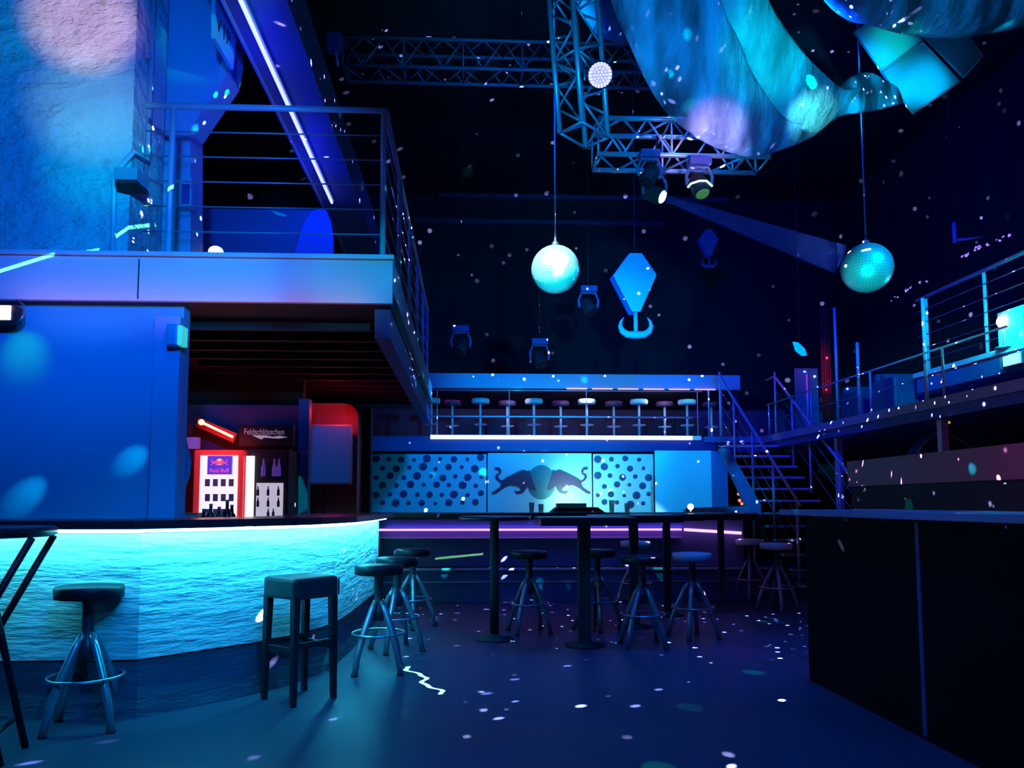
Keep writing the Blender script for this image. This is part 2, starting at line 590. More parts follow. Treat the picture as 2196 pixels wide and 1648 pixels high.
def text_mesh(s, size, ext=0.003):
    cu = bpy.data.curves.new('lettering', 'FONT')
    cu.body = s
    cu.size = size
    cu.extrude = ext
    cu.align_x = 'CENTER'
    cu.align_y = 'CENTER'
    o = bpy.data.objects.new('lettering', cu)
    COL.objects.link(o)
    bpy.context.view_layer.update()
    me = bpy.data.meshes.new_from_object(o.evaluated_get(bpy.context.evaluated_depsgraph_get()))
    bpy.data.objects.remove(o)
    return me


def lettering(s, size, m, mtx, parent, squash=1.0):
    me = text_mesh(s, size)
    me.transform(Matrix.Diagonal((squash, 1, 1, 1)))
    me.transform(mtx)
    me.materials.clear()
    me.materials.append(m)
    off = Vector((0, 0, 0))
    par = parent
    while par is not None:
        off = off + Vector(par.location)
        par = par.parent
    me.transform(Matrix.Translation(-off))
    o = bpy.data.objects.new('lettering', me)
    COL.objects.link(o)
    o.parent = parent
    return o


FRONT = Matrix.Rotation(PI/2, 4, 'X')      # text standing up, read by a viewer looking along +Y

# ------------------------------------------------------------------ room shell
struct('floor', MB().box((-8, -4, -0.1), (9.5, 19, 0)), M_floor)
struct('ceiling', MB().box((-8, -4, 9), (9.5, 19, 9.1)), M_wallback)
struct('wall_back', MB().box((-8, 19, 0), (9.5, 19.2, 9)), M_wallback)
struct('wall_right', MB().box((9.5, -4, 0), (9.7, 19, 9)), M_wallback)
struct('wall_left', MB().box((-8.2, -4, 0), (-8, 19, 9)), M_wallback)
struct('wall_front', MB().box((-8, -4.2, 0), (9.5, -4, 9)), M_wallback)

XE = at(843, 549, Y=5.32).x
ZM = 2.92
# left mezzanine
struct('floor_mezzanine_left', MB().box((-8, 5.34, 2.59), (XE-0.02, 11.3, ZM-0.012)), M_black)
struct('trim_1', MB().box((-8, 5.30, 2.59), (XE, 5.34, ZM-0.025)), M_fascia)
struct('trim_2', MB().box((-8, 5.27, ZM-0.02), (XE+0.01, 5.40, ZM+0.008)), M_steelw)
struct('trim_3', MB().box((XE-0.02, 5.34, 2.69), (XE, 11.3, ZM)), M_fascia)
struct('trim_4', MB().box((XE-0.14, 5.46, 2.38), (XE-0.03, 11.3, 2.59)), M_navy)
xs_ = at(297, 600, Y=5.3).x
struct('trim_5', MB().box((xs_-0.004, 5.296, 2.6), (xs_+0.004, 5.301, 2.88)), M_black)
XW = at(385, 900, Y=5.42).x
for i in range(12):
    y = 5.85 + 0.4*i
    struct('trim_%d' % (6+i), MB().box((XW-0.6, y, 2.52), (XE-0.15, y+0.05, 2.59)), M_black)
# lower blue wall and its pilaster
struct('wall_bar_side', MB().box((-8, 5.44, 0), (XW, 5.56, 2.59)), M_bluewall)
xc0 = at(325, 900, Y=5.38).x
struct('wall_pilaster', MB().box((xc0, 5.38, 0), (XW, 5.44, 2.5)), mat('pale_blue_wall_paint', (0.16, 0.42, 0.66), 0.6))
# upper left pillar and wall with a sloping haunch
xp = at(283, 300, Y=5.62).x
struct('wall_pillar', MB().box((-8, 5.62, ZM), (xp, 6.2, 9)), M_plaster)
poly = [(215, 900), (215, -400), (505, -400), (500, 100), (490, 155), (408, 275), (400, 900)]
pp = [at(u, v, Y=6.3) for u, v in poly]
pp[0].z = ZM; pp[-1].z = ZM; pp[1].z = 9; pp[2].z = 9
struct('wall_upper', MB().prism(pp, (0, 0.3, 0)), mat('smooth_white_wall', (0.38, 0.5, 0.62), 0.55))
# parapet at the back of the mezzanine
a0, a1 = at(300, 445, Y=8.6), at(700, 445, Y=8.6)
struct('wall_mezzanine_parapet', MB().box((a0.x, 8.6, ZM), (a1.x, 8.75, a0.z)), mat('dusk_blue_paint', (0.05, 0.17, 0.4), 0.6))
# ceiling beam carrying the long tube
b0, b1 = at(515, 0, Z=4.8), at(712, 435, Z=4.8)
XT = (b0.x+b1.x)/2
struct('trim_20', MB().box((XT-0.13, -1, 4.84), (XT+0.32, 18.9, 5.25)), mat('beam_paint', (0.12, 0.12, 0.2), 0.5))
struct('trim_21', MB().box((XT-0.15, -1, 4.81), (XT-0.13, 18.9, 4.9)), M_wire)

# rear gallery
YG = 13.0
ZG = 2.33
gx1 = at(1510, 937, Y=YG).x
struct('floor_gallery', MB().box((-3.2, YG, 2.08), (8.0, 17.2, ZG)), M_navy)
pL, pR = at(922, 800, Y=YG), at(1587, 808, Y=YG)
struct('trim_22', MB().box((pL.x-2, YG, 3.16), (pR.x, YG+0.1, 3.41)), mat('canopy_edge', (0.4, 0.5, 0.6), 0.5))
struct('ceiling_gallery', MB().box((pL.x-2, YG+0.1, 3.24), (pR.x, 17.2, 3.38)), M_black)
struct('wall_gallery', MB().box((-3.2, 16.6, ZG), (8.0, 16.8, 3.24)), M_purple)
struct('wall_under_gallery', MB().box((-3.2, 13.4, 0), (4.0, 13.6, 2.08)), M_black)
struct('trim_23', MB().box((pR.x-0.1, YG+0.15, ZG), (pR.x, YG+0.25, 3.24)), M_black)
# landing + right lower walkway + right terrace
struct('floor_walkway', MB().box((5.08, 5.2, 2.12), (9.5, YG, ZG)), M_navy)
struct('floor_terrace_right', MB().box((6.0, 0.5, 2.66), (9.5, 9.95, ZM)), M_navy)
struct('trim_24', MB().box((5.97, 0.5, ZM-0.05), (6.03, 9.98, ZM+0.01)), M_steelw)
struct('trim_25', MB().box((5.05, 5.2, ZG-0.10), (5.09, YG, ZG+0.01)), mat('walkway_edge', (0.3, 0.34, 0.42), 0.4))
struct('trim_26', MB().box((gx1, YG-0.04, ZG-0.09), (5.2, YG, ZG+0.01)), mat('landing_edge', (0.3, 0.42, 0.55), 0.4))
for i, (u, y) in enumerate(((1793, 10.6), (1985, 8.2))):
    p = at(u, 950, Y=y)
    struct('trim_%d' % (27+i), MB().box((5.2, y, 0), (5.28, y+0.08, 2.12)), M_steelw)
# nook behind the left bar
struct('wall_nook', MB().box((-3.6, 8.3, 0), (at(650, 950, Y=8.3).x, 8.45, 2.25)), M_purple)
struct('wall_nook_above', MB().box((-8, 8.46, 0), (at(650, 950, Y=8.5).x, 8.6, 2.59)), M_black)
struct('wall_post_blue', MB().box((at(640, 1000, Y=8.2).x, 8.15, 0), (at(663, 1000, Y=8.2).x, 8.29, 2.3)), mat('post_blue', (0.05, 0.15, 0.4), 0.5))
struct('wall_post_black', MB().box((at(770, 1000, Y=9.3).x, 9.4, 0), (at(792, 1000, Y=9.3).x, 9.6, 2.38)), M_black)


# ------------------------------------------------------------------ railings
def rail(name, label, runs, posts, zb, group=None, r=0.023, heights=(0.16, 0.33, 0.5, 0.67, 0.84), h=1.0, wr=0.006, pr=0.021, wires=True):
    """runs: list of (p0, p1) at deck level; posts: deck points"""
    base = Vector((posts[0][0], posts[0][1], zb))
    t = thing(name, label, 'railing', base, 0, group)
    pts = [runs[0][0]] + [b for a, b in runs]
    mb = MB().tube([Vector((p[0], p[1], zb+h)) for p in pts], r, 12)
    part(mb, 'handrail', M_steelw, t)
    for p in posts:
        z0 = p[2] if len(p) > 2 else zb
        part(MB().tube([(p[0], p[1], z0), (p[0], p[1], zb+h)], pr, 10).lathe([(0.04, z0), (0.04, z0+0.012)], (p[0], p[1], 0), 12), 'post', M_steelw, t)
    if wires:
        for hh in heights:
            part(MB().tube([Vector((p[0], p[1], zb+hh*h)) for p in pts], wr, 6), 'cable', M_wire, t)
    return t


hL, hR = at(314, 226, Y=5.38), at(827, 238, Y=5.38)
xr = hR.x
hz = (hL.z+hR.z)/2 - ZM
rail('balcony_railing', 'steel railing round the white-edged left balcony corner', [((hL.x, 5.38), (xr, 5.38)), ((xr, 5.38), (xr, 11.2))],
     [(xr-0.01, 5.38, ZM), (at(366, 400, Y=5.38).x, 5.38, ZM), (xr, 6.55), (xr, 7.75), (xr, 8.9), (xr, 10.05), (xr, 11.15)], ZM, h=hz, heights=(0.17, 0.335, 0.5, 0.665, 0.83))
rail('balcony_railing', 'cyan-lit steel cable railing on the upper right terrace', [((6.03, 2.6), (6.03, 9.93))],
     [(6.05, 9.75), (6.05, 8.6), (6.05, 7.4), (6.05, 6.2), (6.05, 5.0), (6.05, 3.8)], ZM, h=1.0)
rail('balcony_railing', 'thin low railing along the lower right walkway', [((5.12, 7.0), (5.12, 12.9))],
     [(5.12, 12.8), (5.12, 11.2), (5.12, 9.5), (5.12, 8.0)], ZG, h=0.55, heights=(0.5,), r=0.012, pr=0.014)
for k, (y, u, top, lab) in enumerate(((10.9, 1789, 660, 'tall thin steel pole standing beside the dark red drape'), (9.9, 1838, 735, 'thin steel pole nearer the mirror ball, with glowing green foot'), (8.45, 1978, 640, 'thin pole in front of the end post of the right terrace'))):
    pz = at(u, top, Y=y)
    px_ = max(5.16, pz.x)
    tag(MB().tube([(px_, y, ZG), (px_, y, pz.z)], 0.02, 10).lathe([(0.05, ZG), (0.05, ZG+0.02)], (px_, y, 0), 14).build('steel_pole', M_steelw), lab, 'pole')
# gallery railing
gl = at(925, 937, Y=YG).x
gp = [at(u, 937, Y=YG+0.06).x for u in (937, 1092, 1258, 1497)]
rail('balcony_railing', 'thin dark railing across the front of the rear gallery', [((gl-0.3, YG+0.06), (gx1, YG+0.06))],
     [(x, YG+0.06) for x in gp], ZG, h=0.8, heights=(0.45,), r=0.008, pr=0.008)

# ------------------------------------------------------------------ staircase with two stair rails
st = thing('staircase', 'open metal staircase climbing to the rear gallery landing', 'stairs', (4.7, 9.4, 0))
SX0, SX1 = 4.2, 5.18
N_ST = 12
for k in range(1, N_ST+1):
    z = ZG-0.18*k
    y = 12.62-0.25*k+0.25
    part(MB().box((SX0, y-0.25, z-0.03), (SX1, y+0.02, z)), 'tread', M_steelw if k < 7 else M_wire, st)
for x in (SX0-0.03, SX1+0.03):
    q = [(x, 12.75, ZG-0.1), (x, 12.75, ZG-0.22), (x, 9.50, 0.0), (x, 9.68, 0.0)]
    part(MB().prism(q, (0.03, 0, 0)), 'stringer', M_black, st)


def stair_rail(label, x, ks, top_run):
    t = thing('stair_railing', label, 'railing', (x, 9.6, 0))
    pts = [Vector((x, 12.62-0.25*k, ZG-0.18*k+1.0)) for k in (0, N_ST)]
    if top_run:
        pts = [Vector((x, 13.0, ZG+1.0))] + pts
    part(MB().tube(pts, 0.02, 10), 'handrail', M_steelw, t)
    for k in ks:
        y = 12.62-0.25*k + (0.1 if k else 0)
        z = ZG-0.18*k
        part(MB().tube([(x, y, z), (x, y, z+1.0+0.07)], 0.018, 8), 'post', M_steelw, t)
    for hh in (0.3, 0.55, 0.78):
        part(MB().tube([Vector((x, 12.62, ZG+hh)), Vector((x, 12.62-0.25*N_ST, ZG-0.18*N_ST+hh))], 0.006, 6), 'cable', M_wire, t)
    return t


stair_rail('left stair railing, from gallery edge down to the bar end', SX0+0.02, (0, 3, 6, 9, 12), True)
stair_rail('right stair railing, on the wall side of the open staircase', SX1-0.02, (0, 3, 5.4, 9), True)
# landing gate frame
t = thing('gate_frame', 'narrow steel frame standing at the gallery corner by the stairs', 'frame', (at(1535, 930, Y=YG).x, YG+0.02, ZG))
ga, gb = at(1521, 830, Y=YG).x, at(1548, 830, Y=YG).x
part(MB().tube([(ga, YG+0.05, ZG), (ga, YG+0.05, ZG+0.84), ((ga+gb)/2, YG+0.05, ZG+0.95), (gb, YG+0.05, ZG+0.84), (gb, YG+0.05, ZG)], 0.015, 8), 'frame_tube', M_steelw, t)

# ------------------------------------------------------------------ left bar
bar = thing('bar_counter', 'long left bar with glowing rough white stone front', 'bar counter', (-1.6, 4.9, 0))
prof = [(-5.5, 4.46), (at(295, 1403, Y=4.46).x, 4.46), (-1.36, 4.95), (-1.12, 5.3), (-0.97, 5.75), (-0.93, 6.3), (-0.90, 7.9)]


def offset_line(pr, d):
    out = []
    for i, p in enumerate(pr):
        a = Vector(pr[max(i-1, 0)]); b = Vector(pr[min(i+1, len(pr)-1)])
        t = (b-a).normalized()
        n = Vector((t.y, -t.x))
        out.append((p[0]+n.x*d, p[1]+n.y*d))
    return out


def ribbon(pr, z0, z1, thick, inner):
    mb = MB()
    for i in range(len(pr)-1):
        a, b = pr[i], pr[i+1]
        c, d = inner[i+1], inner[i]
        vs = [(a[0], a[1], z0), (b[0], b[1], z0), (c[0], c[1], z0), (d[0], d[1], z0), (a[0], a[1], z1), (b[0], b[1], z1), (c[0], c[1], z1), (d[0], d[1], z1)]
        mb.add(vs, [(0, 3, 2, 1), (4, 5, 6, 7), (0, 1, 5, 4), (1, 2, 6, 5), (2, 3, 7, 6), (3, 0, 4, 7)])
    return mb


inn = offset_line(prof, -0.25)
part(ribbon(prof[0:2], 0.33, 1.03, 0, inn[0:2]), 'front_panel', M_stone, bar)
part(ribbon(prof[1:3], 0.33, 1.03, 0, inn[1:3]), 'front_panel', M_stone, bar)
part(ribbon(prof[2:5], 0.33, 1.03, 0, inn[2:5]), 'front_panel', M_stone, bar)
part(ribbon(prof[4:], 0.33, 1.03, 0, inn[4:]), 'front_panel', M_stone, bar)
part(ribbon(offset_line(prof, -0.02), 0.0, 0.33, 0, inn), 'plinth', M_plinth, bar)
part(ribbon(offset_line(prof, 0.16), 1.06, 1.105, 0, offset_line(prof, -0.5)), 'worktop', M_blacktop, bar)
ls = [Vector((x, y, 1.045)) for x, y in offset_line(prof, 0.07)]
part(MB().tube(ls, 0.009, 8), 'led_strip', M_led, bar)
# the strip's own light
for i in range(len(ls)-1):
    a, b = ls[i], ls[i+1]
    pw = 7.5 if i == 0 else 14
    if i == 0:
        a = Vector((-3.6, a.y, a.z))
    mid = (a+b)/2
    n = Vector((b-a)).normalized()
    nn = Vector((n.y, -n.x, 0))
    o = area(mid+Vector((0, 0, -0.02)), mid - nn*0.22 + Vector((0, 0, -0.35)), (0.02, 0.62, 0.95), pw*(b-a).length, 0.02, 0.02)
    # align the long side with the strip
    z = -(-nn*0.22 + Vector((0, 0, -0.33))).normalized()
    x = n
    y = z.cross(x).normalized()
    o.rotation_euler = Matrix((x, y, z)).transposed().to_euler()
    o.data.size = (b-a).length

# things on the left bar
for k, (u, y, h, c) in enumerate(((452, 5.15, 0.22, (0.02, 0.05, 0.03)), (470, 5.3, 0.19, (0.10, 0.10, 0.02)), (487, 5.2, 0.26, (0.01, 0.01, 0.01)), (497, 5.4, 0.21, (0.02, 0.01, 0.01)), (437, 5.25, 0.17, (0.08, 0.02, 0.01)))):
    x = at(u, 1100, Y=y).x
    lab = ('short dark green bottle in front of the lit cooler', 'squat olive bottle between the dark bottles on the bar', 'tallest black bottle on the bar before the red cooler', 'black bottle nearest the second cooler', 'smallest amber bottle beside the red crates')[k]
    # bottles stand on the back shelf behind the counter
    h *= 0.8
    b = thing('bottle', lab, 'bottle', (x, y+1.1, 1.0), 0, 'bottles on the back shelf')
    g = mat('bottle_glass_%d' % k, c, 0.15)
    b.location.x = at(u, 1100, Y=y+1.1).x
    x, yy = b.location.x, y+1.1
    part(MB().lathe([(0.03, 0), (0.032, 0.02), (0.032, h*0.6), (0.013, h*0.75), (0.012, h)], (x, yy, 1.0), 14), 'bottle_body', g, b)
    part(MB().lathe([(0.014, h), (0.014, h+0.02)], (x, yy, 1.0), 10), 'cap', M_wire, b)
# back shelf those stand on
sh = thing('back_shelf', 'low dark work counter behind the left bar', 'counter', (-2.4, 6.35, 0))
part(MB().box((-3.4, 6.15, 0.96), (at(640, 1100, Y=6.3).x, 6.75, 1.0)), 'worktop', M_blacktop, sh)
part(MB().box((-3.38, 6.2, 0), (at(640, 1100, Y=6.3).x-0.02, 6.73, 0.96)), 'cabinet_body', M_black, sh)
# red crates
for k in range(2):
    x0, x1 = at(390, 1090, Y=6.4).x, at(428, 1090, Y=6.4).x
    t = thing('drink_crate', ('red crate standing at the end of the bar by the cooler', 'upper red crate stacked on another by the cooler')[k], 'crate', ((x0+x1)/2, 6.45, 1.0+0.062*k))
    z0 = 1.0+0.062*k
    m = mat('red_crate_plastic', (0.75, 0.12, 0.12), 0.4)
    part(MB().box((x0, 6.35, z0), (x1, 6.6, z0+0.06)), 'crate_body', m, t, 0.004)
    part(MB().box((x0+0.01, 6.342, z0+0.015), (x1-0.01, 6.349, z0+0.04)), 'grip_band', mat('crate_band', (0.8, 0.3, 0.3), 0.5), t)

# ------------------------------------------------------------------ coolers in the nook
f = thing('drinks_cooler', 'red drinks cooler with white lit door and blue logo sign', 'cooler', (at(468, 1100, Y=7.6).x, 7.6, 0))
c0, c1 = at(415, 965, Y=7.6), at(522, 965, Y=7.6)
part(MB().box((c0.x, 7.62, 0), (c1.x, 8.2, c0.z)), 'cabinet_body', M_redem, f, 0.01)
g0, g1 = at(430, 977, Y=7.6), at(504, 1200, Y=7.6)
part(MB().box((g0.x, 7.6, 0.4), (g1.x, 7.618, g0.z)), 'door', M_fridge_glow, f)
gm = MB()
for r_ in range(3):
    for k in range(4):
        u = 440+k*17
        v = 1028+r_*32
        p = at(u, v, Y=7.59)
        gm.box((p.x, 7.585, p.z-0.07), (p.x+0.045, 7.6, p.z))
o = part(gm, 'shelf_goods', M_grey_dim, f)
s0, s1 = at(446, 978, Y=7.58), at(497, 1018, Y=7.58)
sg = part(MB().box((s0.x, 7.572, s1.z), (s1.x, 7.6, s0.z)), 'sign_panel', mat('sign_blue', (0.05, 0.03, 0.5), 0.4, em=(0.12, 0.05, 0.75), es=0.7), f)
pc = at(470, 991, Y=7.56)
M_yel = mat('sign_yellow', (1, 0.7, 0.1), 0.4, em=(1, 0.6, 0.15), es=0.9)
M_sred = mat('sign_red', (0.9, 0.05, 0.2), 0.4, em=(0.9, 0.08, 0.35), es=0.8)
dm = MB()
ring = [Vector((pc.x+0.032*math.cos(2*PI*i/20), 7.566, pc.z+0.032*math.sin(2*PI*i/20))) for i in range(20)]
part(dm.prism(ring, (0, 0.006, 0)), 'sun_disc', M_yel, f)

BULL = [(1128, 488), (1160, 470), (1200, 440), (1212, 405), (1180, 385), (1160, 360), (1165, 330), (1195, 318), (1185, 290), (1150, 285), (1155, 268), (1190, 268), (1212, 295), (1205, 325), (1180, 345),
        (1190, 370), (1215, 385), (1260, 355), (1330, 320), (1400, 288), (1440, 300), (1462, 290), (1466, 318), (1480, 360), (1500, 420), (1516, 465), (1490, 472), (1460, 450), (1440, 432), (1430, 460), (1400, 495),
        (1350, 503), (1325, 474), (1360, 480), (1385, 468), (1370, 442), (1330, 430), (1290, 425), (1250, 440), (1210, 465), (1170, 495), (1135, 504)]


def bull(cx, cz, y, s, mirror, th=0.008):
    pts = []
    for a, b in BULL:
        x = (a-1516)*s
        if mirror:
            x = -x
        pts.append(Vector((cx+x, y, cz+(400-b)*s)))
    if mirror:
        pts = pts[::-1]
    return MB().prism(pts, (0, th, 0))


part(bull(pc.x+0.005, pc.z-0.010, 7.560, 0.00023, False), 'bull_emblem', M_sred, f)
part(bull(pc.x-0.005, pc.z-0.010, 7.560, 0.00023, True), 'bull_emblem', M_sred, f)
lettering('Red Bull', 0.055, M_sred, Matrix.Translation((pc.x, 7.562, at(470, 1010, Y=7.56).z)) @ FRONT, f)

f2 = thing('drinks_cooler', 'dark glass-door cooler with a bright white vertical strip', 'cooler', (at(570, 1100, Y=7.6).x, 7.6, 0))
c0, c1 = at(526, 962, Y=7.6), at(616, 965, Y=7.6)
part(MB().box((c0.x, 7.66, 0), (c1.x, 8.2, c0.z)), 'cabinet_body', M_black, f2, 0.01)
part(MB().box((at(526, 980, Y=7.6).x, 7.63, 0.4), (at(543, 980, Y=7.6).x, 7.658, at(526, 978, Y=7.6).z)), 'light_strip', mat('white_strip', (1, 1, 1), 0.4, em=(0.95, 0.95, 1), es=1.6), f2)
part(MB().box((at(549, 980, Y=7.6).x, 7.645, 0.4), (at(606, 980, Y=7.6).x, 7.66, at(549, 1036, Y=7.6).z)), 'lit_shelves', mat('cooler_interior_grey', (0.5, 0.48, 0.55), 0.5, em=(0.62, 0.56, 0.68), es=0.75), f2)
gm = MB()
for r_ in range(3):
    for k in range(5):
        if random.random() < 0.2:
            continue
        p = at(553+k*11, 1046+r_*24, Y=7.63)
        gm.lathe([(0.014, -0.08), (0.014, -0.03), (0.006, -0.01), (0.006, 0.012)], (p.x, 7.632, p.z), 8)
part(gm, 'shelf_bottles', mat('cooler_bottles', (0.12, 0.08, 0.10), 0.3), f2)
gm = MB()
for u in (565, 588, 598):
    p = at(u, 1000, Y=7.63)
    gm.lathe([(0.022, -0.1), (0.022, -0.02), (0.009, 0.03), (0.009, 0.07)], (p.x, 7.632, p.z), 10)
part(gm, 'display_bottles', mat('violet_bottle', (0.2, 0.08, 0.5), 0.3, em=(0.2, 0.08, 0.6), es=0.25), f2)
# dark brewery sign above
t = thing('brewery_sign', 'dark header board with pale lettering over the second cooler', 'sign', (at(566, 925, Y=7.9).x, 7.9, at(566, 955, Y=7.9).z))
q0, q1 = at(512, 912, Y=7.9), at(628, 958, Y=7.9)
part(MB().box((q0.x, 7.9, q1.z), (q1.x, 8.3, q0.z)), 'board', M_blackgloss, t, 0.005)
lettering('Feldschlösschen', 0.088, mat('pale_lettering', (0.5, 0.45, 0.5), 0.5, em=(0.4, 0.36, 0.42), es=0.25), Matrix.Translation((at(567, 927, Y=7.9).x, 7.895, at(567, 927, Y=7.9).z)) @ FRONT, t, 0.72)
bp = [at(u, v, Y=7.88) for u, v in ((540, 934), (560, 943), (566, 939), (596, 941), (616, 938), (600, 935), (585, 937), (570, 934))]
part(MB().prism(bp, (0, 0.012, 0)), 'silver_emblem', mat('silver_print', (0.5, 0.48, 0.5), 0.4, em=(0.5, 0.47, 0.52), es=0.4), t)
# neon
t = thing('neon_tube', 'slanting red neon tube glowing above the red cooler', 'neon light', at(465, 925, Y=7.7))
part(MB().tube([at(430, 905, Y=7.7), at(500, 938, Y=7.8)], 0.013, 10), 'tube_light', M_neon, t)
part(MB().sphere(at(432, 906, Y=7.68), 0.03), 'end_cap', M_neon, t)
n0, n1 = at(430, 908, Y=7.86), at(504, 944, Y=7.86)
part(MB().prism([at(425, 895, Y=7.86), at(420, 915, Y=7.86), at(500, 950, Y=7.86), at(508, 930, Y=7.86)], (0, 0.44, 0)), 'backplate', M_red, t)
point(at(465, 935, Y=7.45), (1, 0.08, 0.04), 3.5, 0.05)
spot((at(560, 1050, Y=6.6).x, 6.3, 1.5), at(490, 1000, Y=7.7), (1.0, 0.45, 0.15), 4, 40, 1.0, 0.1)
k0, k1 = at(397, 938, Y=6.0), at(424, 962, Y=6.0)
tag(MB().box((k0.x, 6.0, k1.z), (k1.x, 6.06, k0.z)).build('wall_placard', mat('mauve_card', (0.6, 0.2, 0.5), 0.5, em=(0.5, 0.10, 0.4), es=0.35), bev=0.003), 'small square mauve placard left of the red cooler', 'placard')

# red arched cabinet with a blue board in front
t = thing('arched_cabinet', 'dark red round-shouldered cabinet behind the blue board', 'cabinet', (at(712, 1090, Y=9.0).x, 9.0, 0))
l, r_ = at(660, 865, Y=9.0), at(768, 865, Y=9.0)
zt = l.z
outl = [(l.x, 0), (l.x, zt), (r_.x-0.16, zt)]
outl += [(r_.x-0.16+0.16*math.sin(a), zt-0.16+0.16*math.cos(a)) for a in [PI/2*i/6 for i in range(1, 7)]] + [(r_.x, 0)]
part(MB().prism([(x, 9.0, z) for x, z in outl], (0, 0.35, 0)), 'cabinet_body', M_red, t)
part(MB().box((r_.x-0.09, 8.97, 1.5), (r_.x-0.07, 9.0, 1.7)), 'handle', M_steel, t)
point((at(712, 1000, Y=8.4).x, 8.5, 2.2), (1, 0.03, 0.06), 4, 0.05)
q0, q1 = at(661, 913, Y=8.75), at(752, 1037, Y=8.75)
t = thing('blue_board', 'pale blue notice board hanging before the red cabinet', 'board', ((q0.x+q1.x)/2, 8.75, q1.z))
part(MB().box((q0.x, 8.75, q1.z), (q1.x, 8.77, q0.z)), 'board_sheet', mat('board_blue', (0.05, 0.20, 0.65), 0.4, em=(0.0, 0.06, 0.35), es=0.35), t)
fr = MB()
fr.box((q0.x-0.01, 8.74, q0.z-0.01), (q1.x+0.01, 8.78, q0.z+0.012)).box((q0.x-0.01, 8.74, q1.z-0.012), (q1.x+0.01, 8.78, q1.z+0.006))
fr.box((q1.x-0.004, 8.74, q1.z), (q1.x+0.01, 8.78, q0.z)).box((q0.x-0.01, 8.74, q1.z), (q0.x+0.004, 8.78, q0.z))
part(fr, 'frame', M_wire, t)
part(MB().box((q1.x-0.3, 8.78, q1.z-0.02), (q1.x-0.28, 8.8, 0)).box((q0.x+0.05, 8.78, q1.z-0.02), (q0.x+0.07, 8.8, 0)), 'stand', M_black, t)

# ------------------------------------------------------------------ round bar stools
def make_stool(label, group):
    t = thing('bar_stool', label, 'stool', (0, 0, 0), 0, group)
    MB().lathe([(0.155, 0.685), (0.172, 0.69), (0.175, 0.74), (0.168, 0.752), (0.10, 0.758)], (0, 0, 0), 36).build('seat', M_seatdark, t)
    MB().lathe([(0.05, 0.68), (0.032, 0.66), (0.03, 0.46), (0.045, 0.44), (0.04, 0.36)], (0, 0, 0), 18).build('column', mat('dark_column', (0.06, 0.06, 0.08), 0.4, 0.4), t)
    for k in range(4):
        a = PI/2*k + PI/4
        c, s = math.cos(a), math.sin(a)
        pts = [(0.03*c, 0.03*s, 0.50), (0.07*c, 0.07*s, 0.43), (0.14*c, 0.14*s, 0.28), (0.19*c, 0.19*s, 0.15), (0.225*c, 0.225*s, 0.012)]
        leg = MB().tube(pts, [0.016, 0.021, 0.023, 0.022, 0.019], 10).build('leg', M_legs, t)
        MB().lathe([(0.024, 0.0), (0.024, 0.02)], (0.225*c, 0.225*s, 0), 12).build('foot_pad', M_black, leg)
    MB().tube([(0.185*math.cos(2*PI*i/40), 0.185*math.sin(2*PI*i/40), 0.27) for i in range(40)], 0.008, 8, closed=True).build('foot_ring', M_steel, t)
    return t


SG = 'round-seated bar stools on the dance floor'
stools = [
    (at(180, 1560, Z=0), 0.25, 'dark round stool beside the folding table, nearest the bar end', None),
    (at(810, 1440, Z=0), 0.1, 'frontmost of the dark stools clustered at the bar corner', None),
    (at(850, 1395, Z=0), 0.5, 'dark round stool directly behind the frontmost bar-corner stool', None),
    (at(884, 1345, Z=0), 0.9, 'farthest dark stool in the line along the bar side', None),
    (at(1135, 1357, Z=0), 0.2, 'dark stool right of the slim high table pole', None),
    (at(1282, 1350, Z=0), 0.75, 'dark stool partly behind the thick square table pole', None),
    (at(1379, 1387, Z=0), 0.0, 'dark stool at the front between two high table poles', None),
    (at(1487, 1368, Z=0), 0.35, 'cyan-topped stool, legs clearly visible right of the tables', 'L'),
    (at(1364, 1300, Z=0), 0.5, 'pale-topped stool half hidden behind a table pole', 'L'),
    (at(1612, 1290, Z=0), 0.3, 'pale-topped stool in front of the staircase, inner one', 'L'),
    (at(1668, 1312, Z=0), 0.6, 'pale-topped stool closest to the right black counter', 'L'),
]
proto = None
for p, rz, lab, k in stools:
    if proto is None:
        proto = make_stool(lab, SG)
        proto.location = (p.x, p.y, 0)
        proto.rotation_euler = (0, 0, rz)
    else:
        dup(proto, (p.x, p.y, 0), rz, lab, SG, {'seat': M_seatlight} if k else None)

# leather stool
LS = thing('leather_stool', 'tall square leather-seated stool on four straight wooden legs', 'stool', (-1.035, 4.90, 0), math.radians(48))
MB().box((-0.165, -0.165, 0.62), (0.165, 0.165, 0.75)).build('seat', M_leather, LS, bev=0.022)
sm = MB()
for a, b in (((-0.167, -0.167), (-0.160, -0.160)), ((0.160, -0.167), (0.167, -0.160))):
    sm.box((a[0], a[1], 0.63), (b[0], b[1], 0.73))
sm.build('seat_seam', M_woodleg, LS)
for sx in (-1, 1):
    for sy in (-1, 1):
        x, y = 0.138*sx, 0.138*sy
        x2, y2 = 0.148*sx, 0.148*sy
        w0, w1 = 0.022, 0.015
        vs = [(x2-w1, y2-w1, 0), (x2+w1, y2-w1, 0), (x2+w1, y2+w1, 0), (x2-w1, y2+w1, 0), (x-w0, y-w0, 0.63), (x+w0, y-w0, 0.63), (x+w0, y+w0, 0.63), (x-w0, y+w0, 0.63)]
        MB().add(vs, [(0, 3, 2, 1), (4, 5, 6, 7), (0, 1, 5, 4), (1, 2, 6, 5), (2, 3, 7, 6), (3, 0, 4, 7)]).build('leg', M_woodleg, LS)
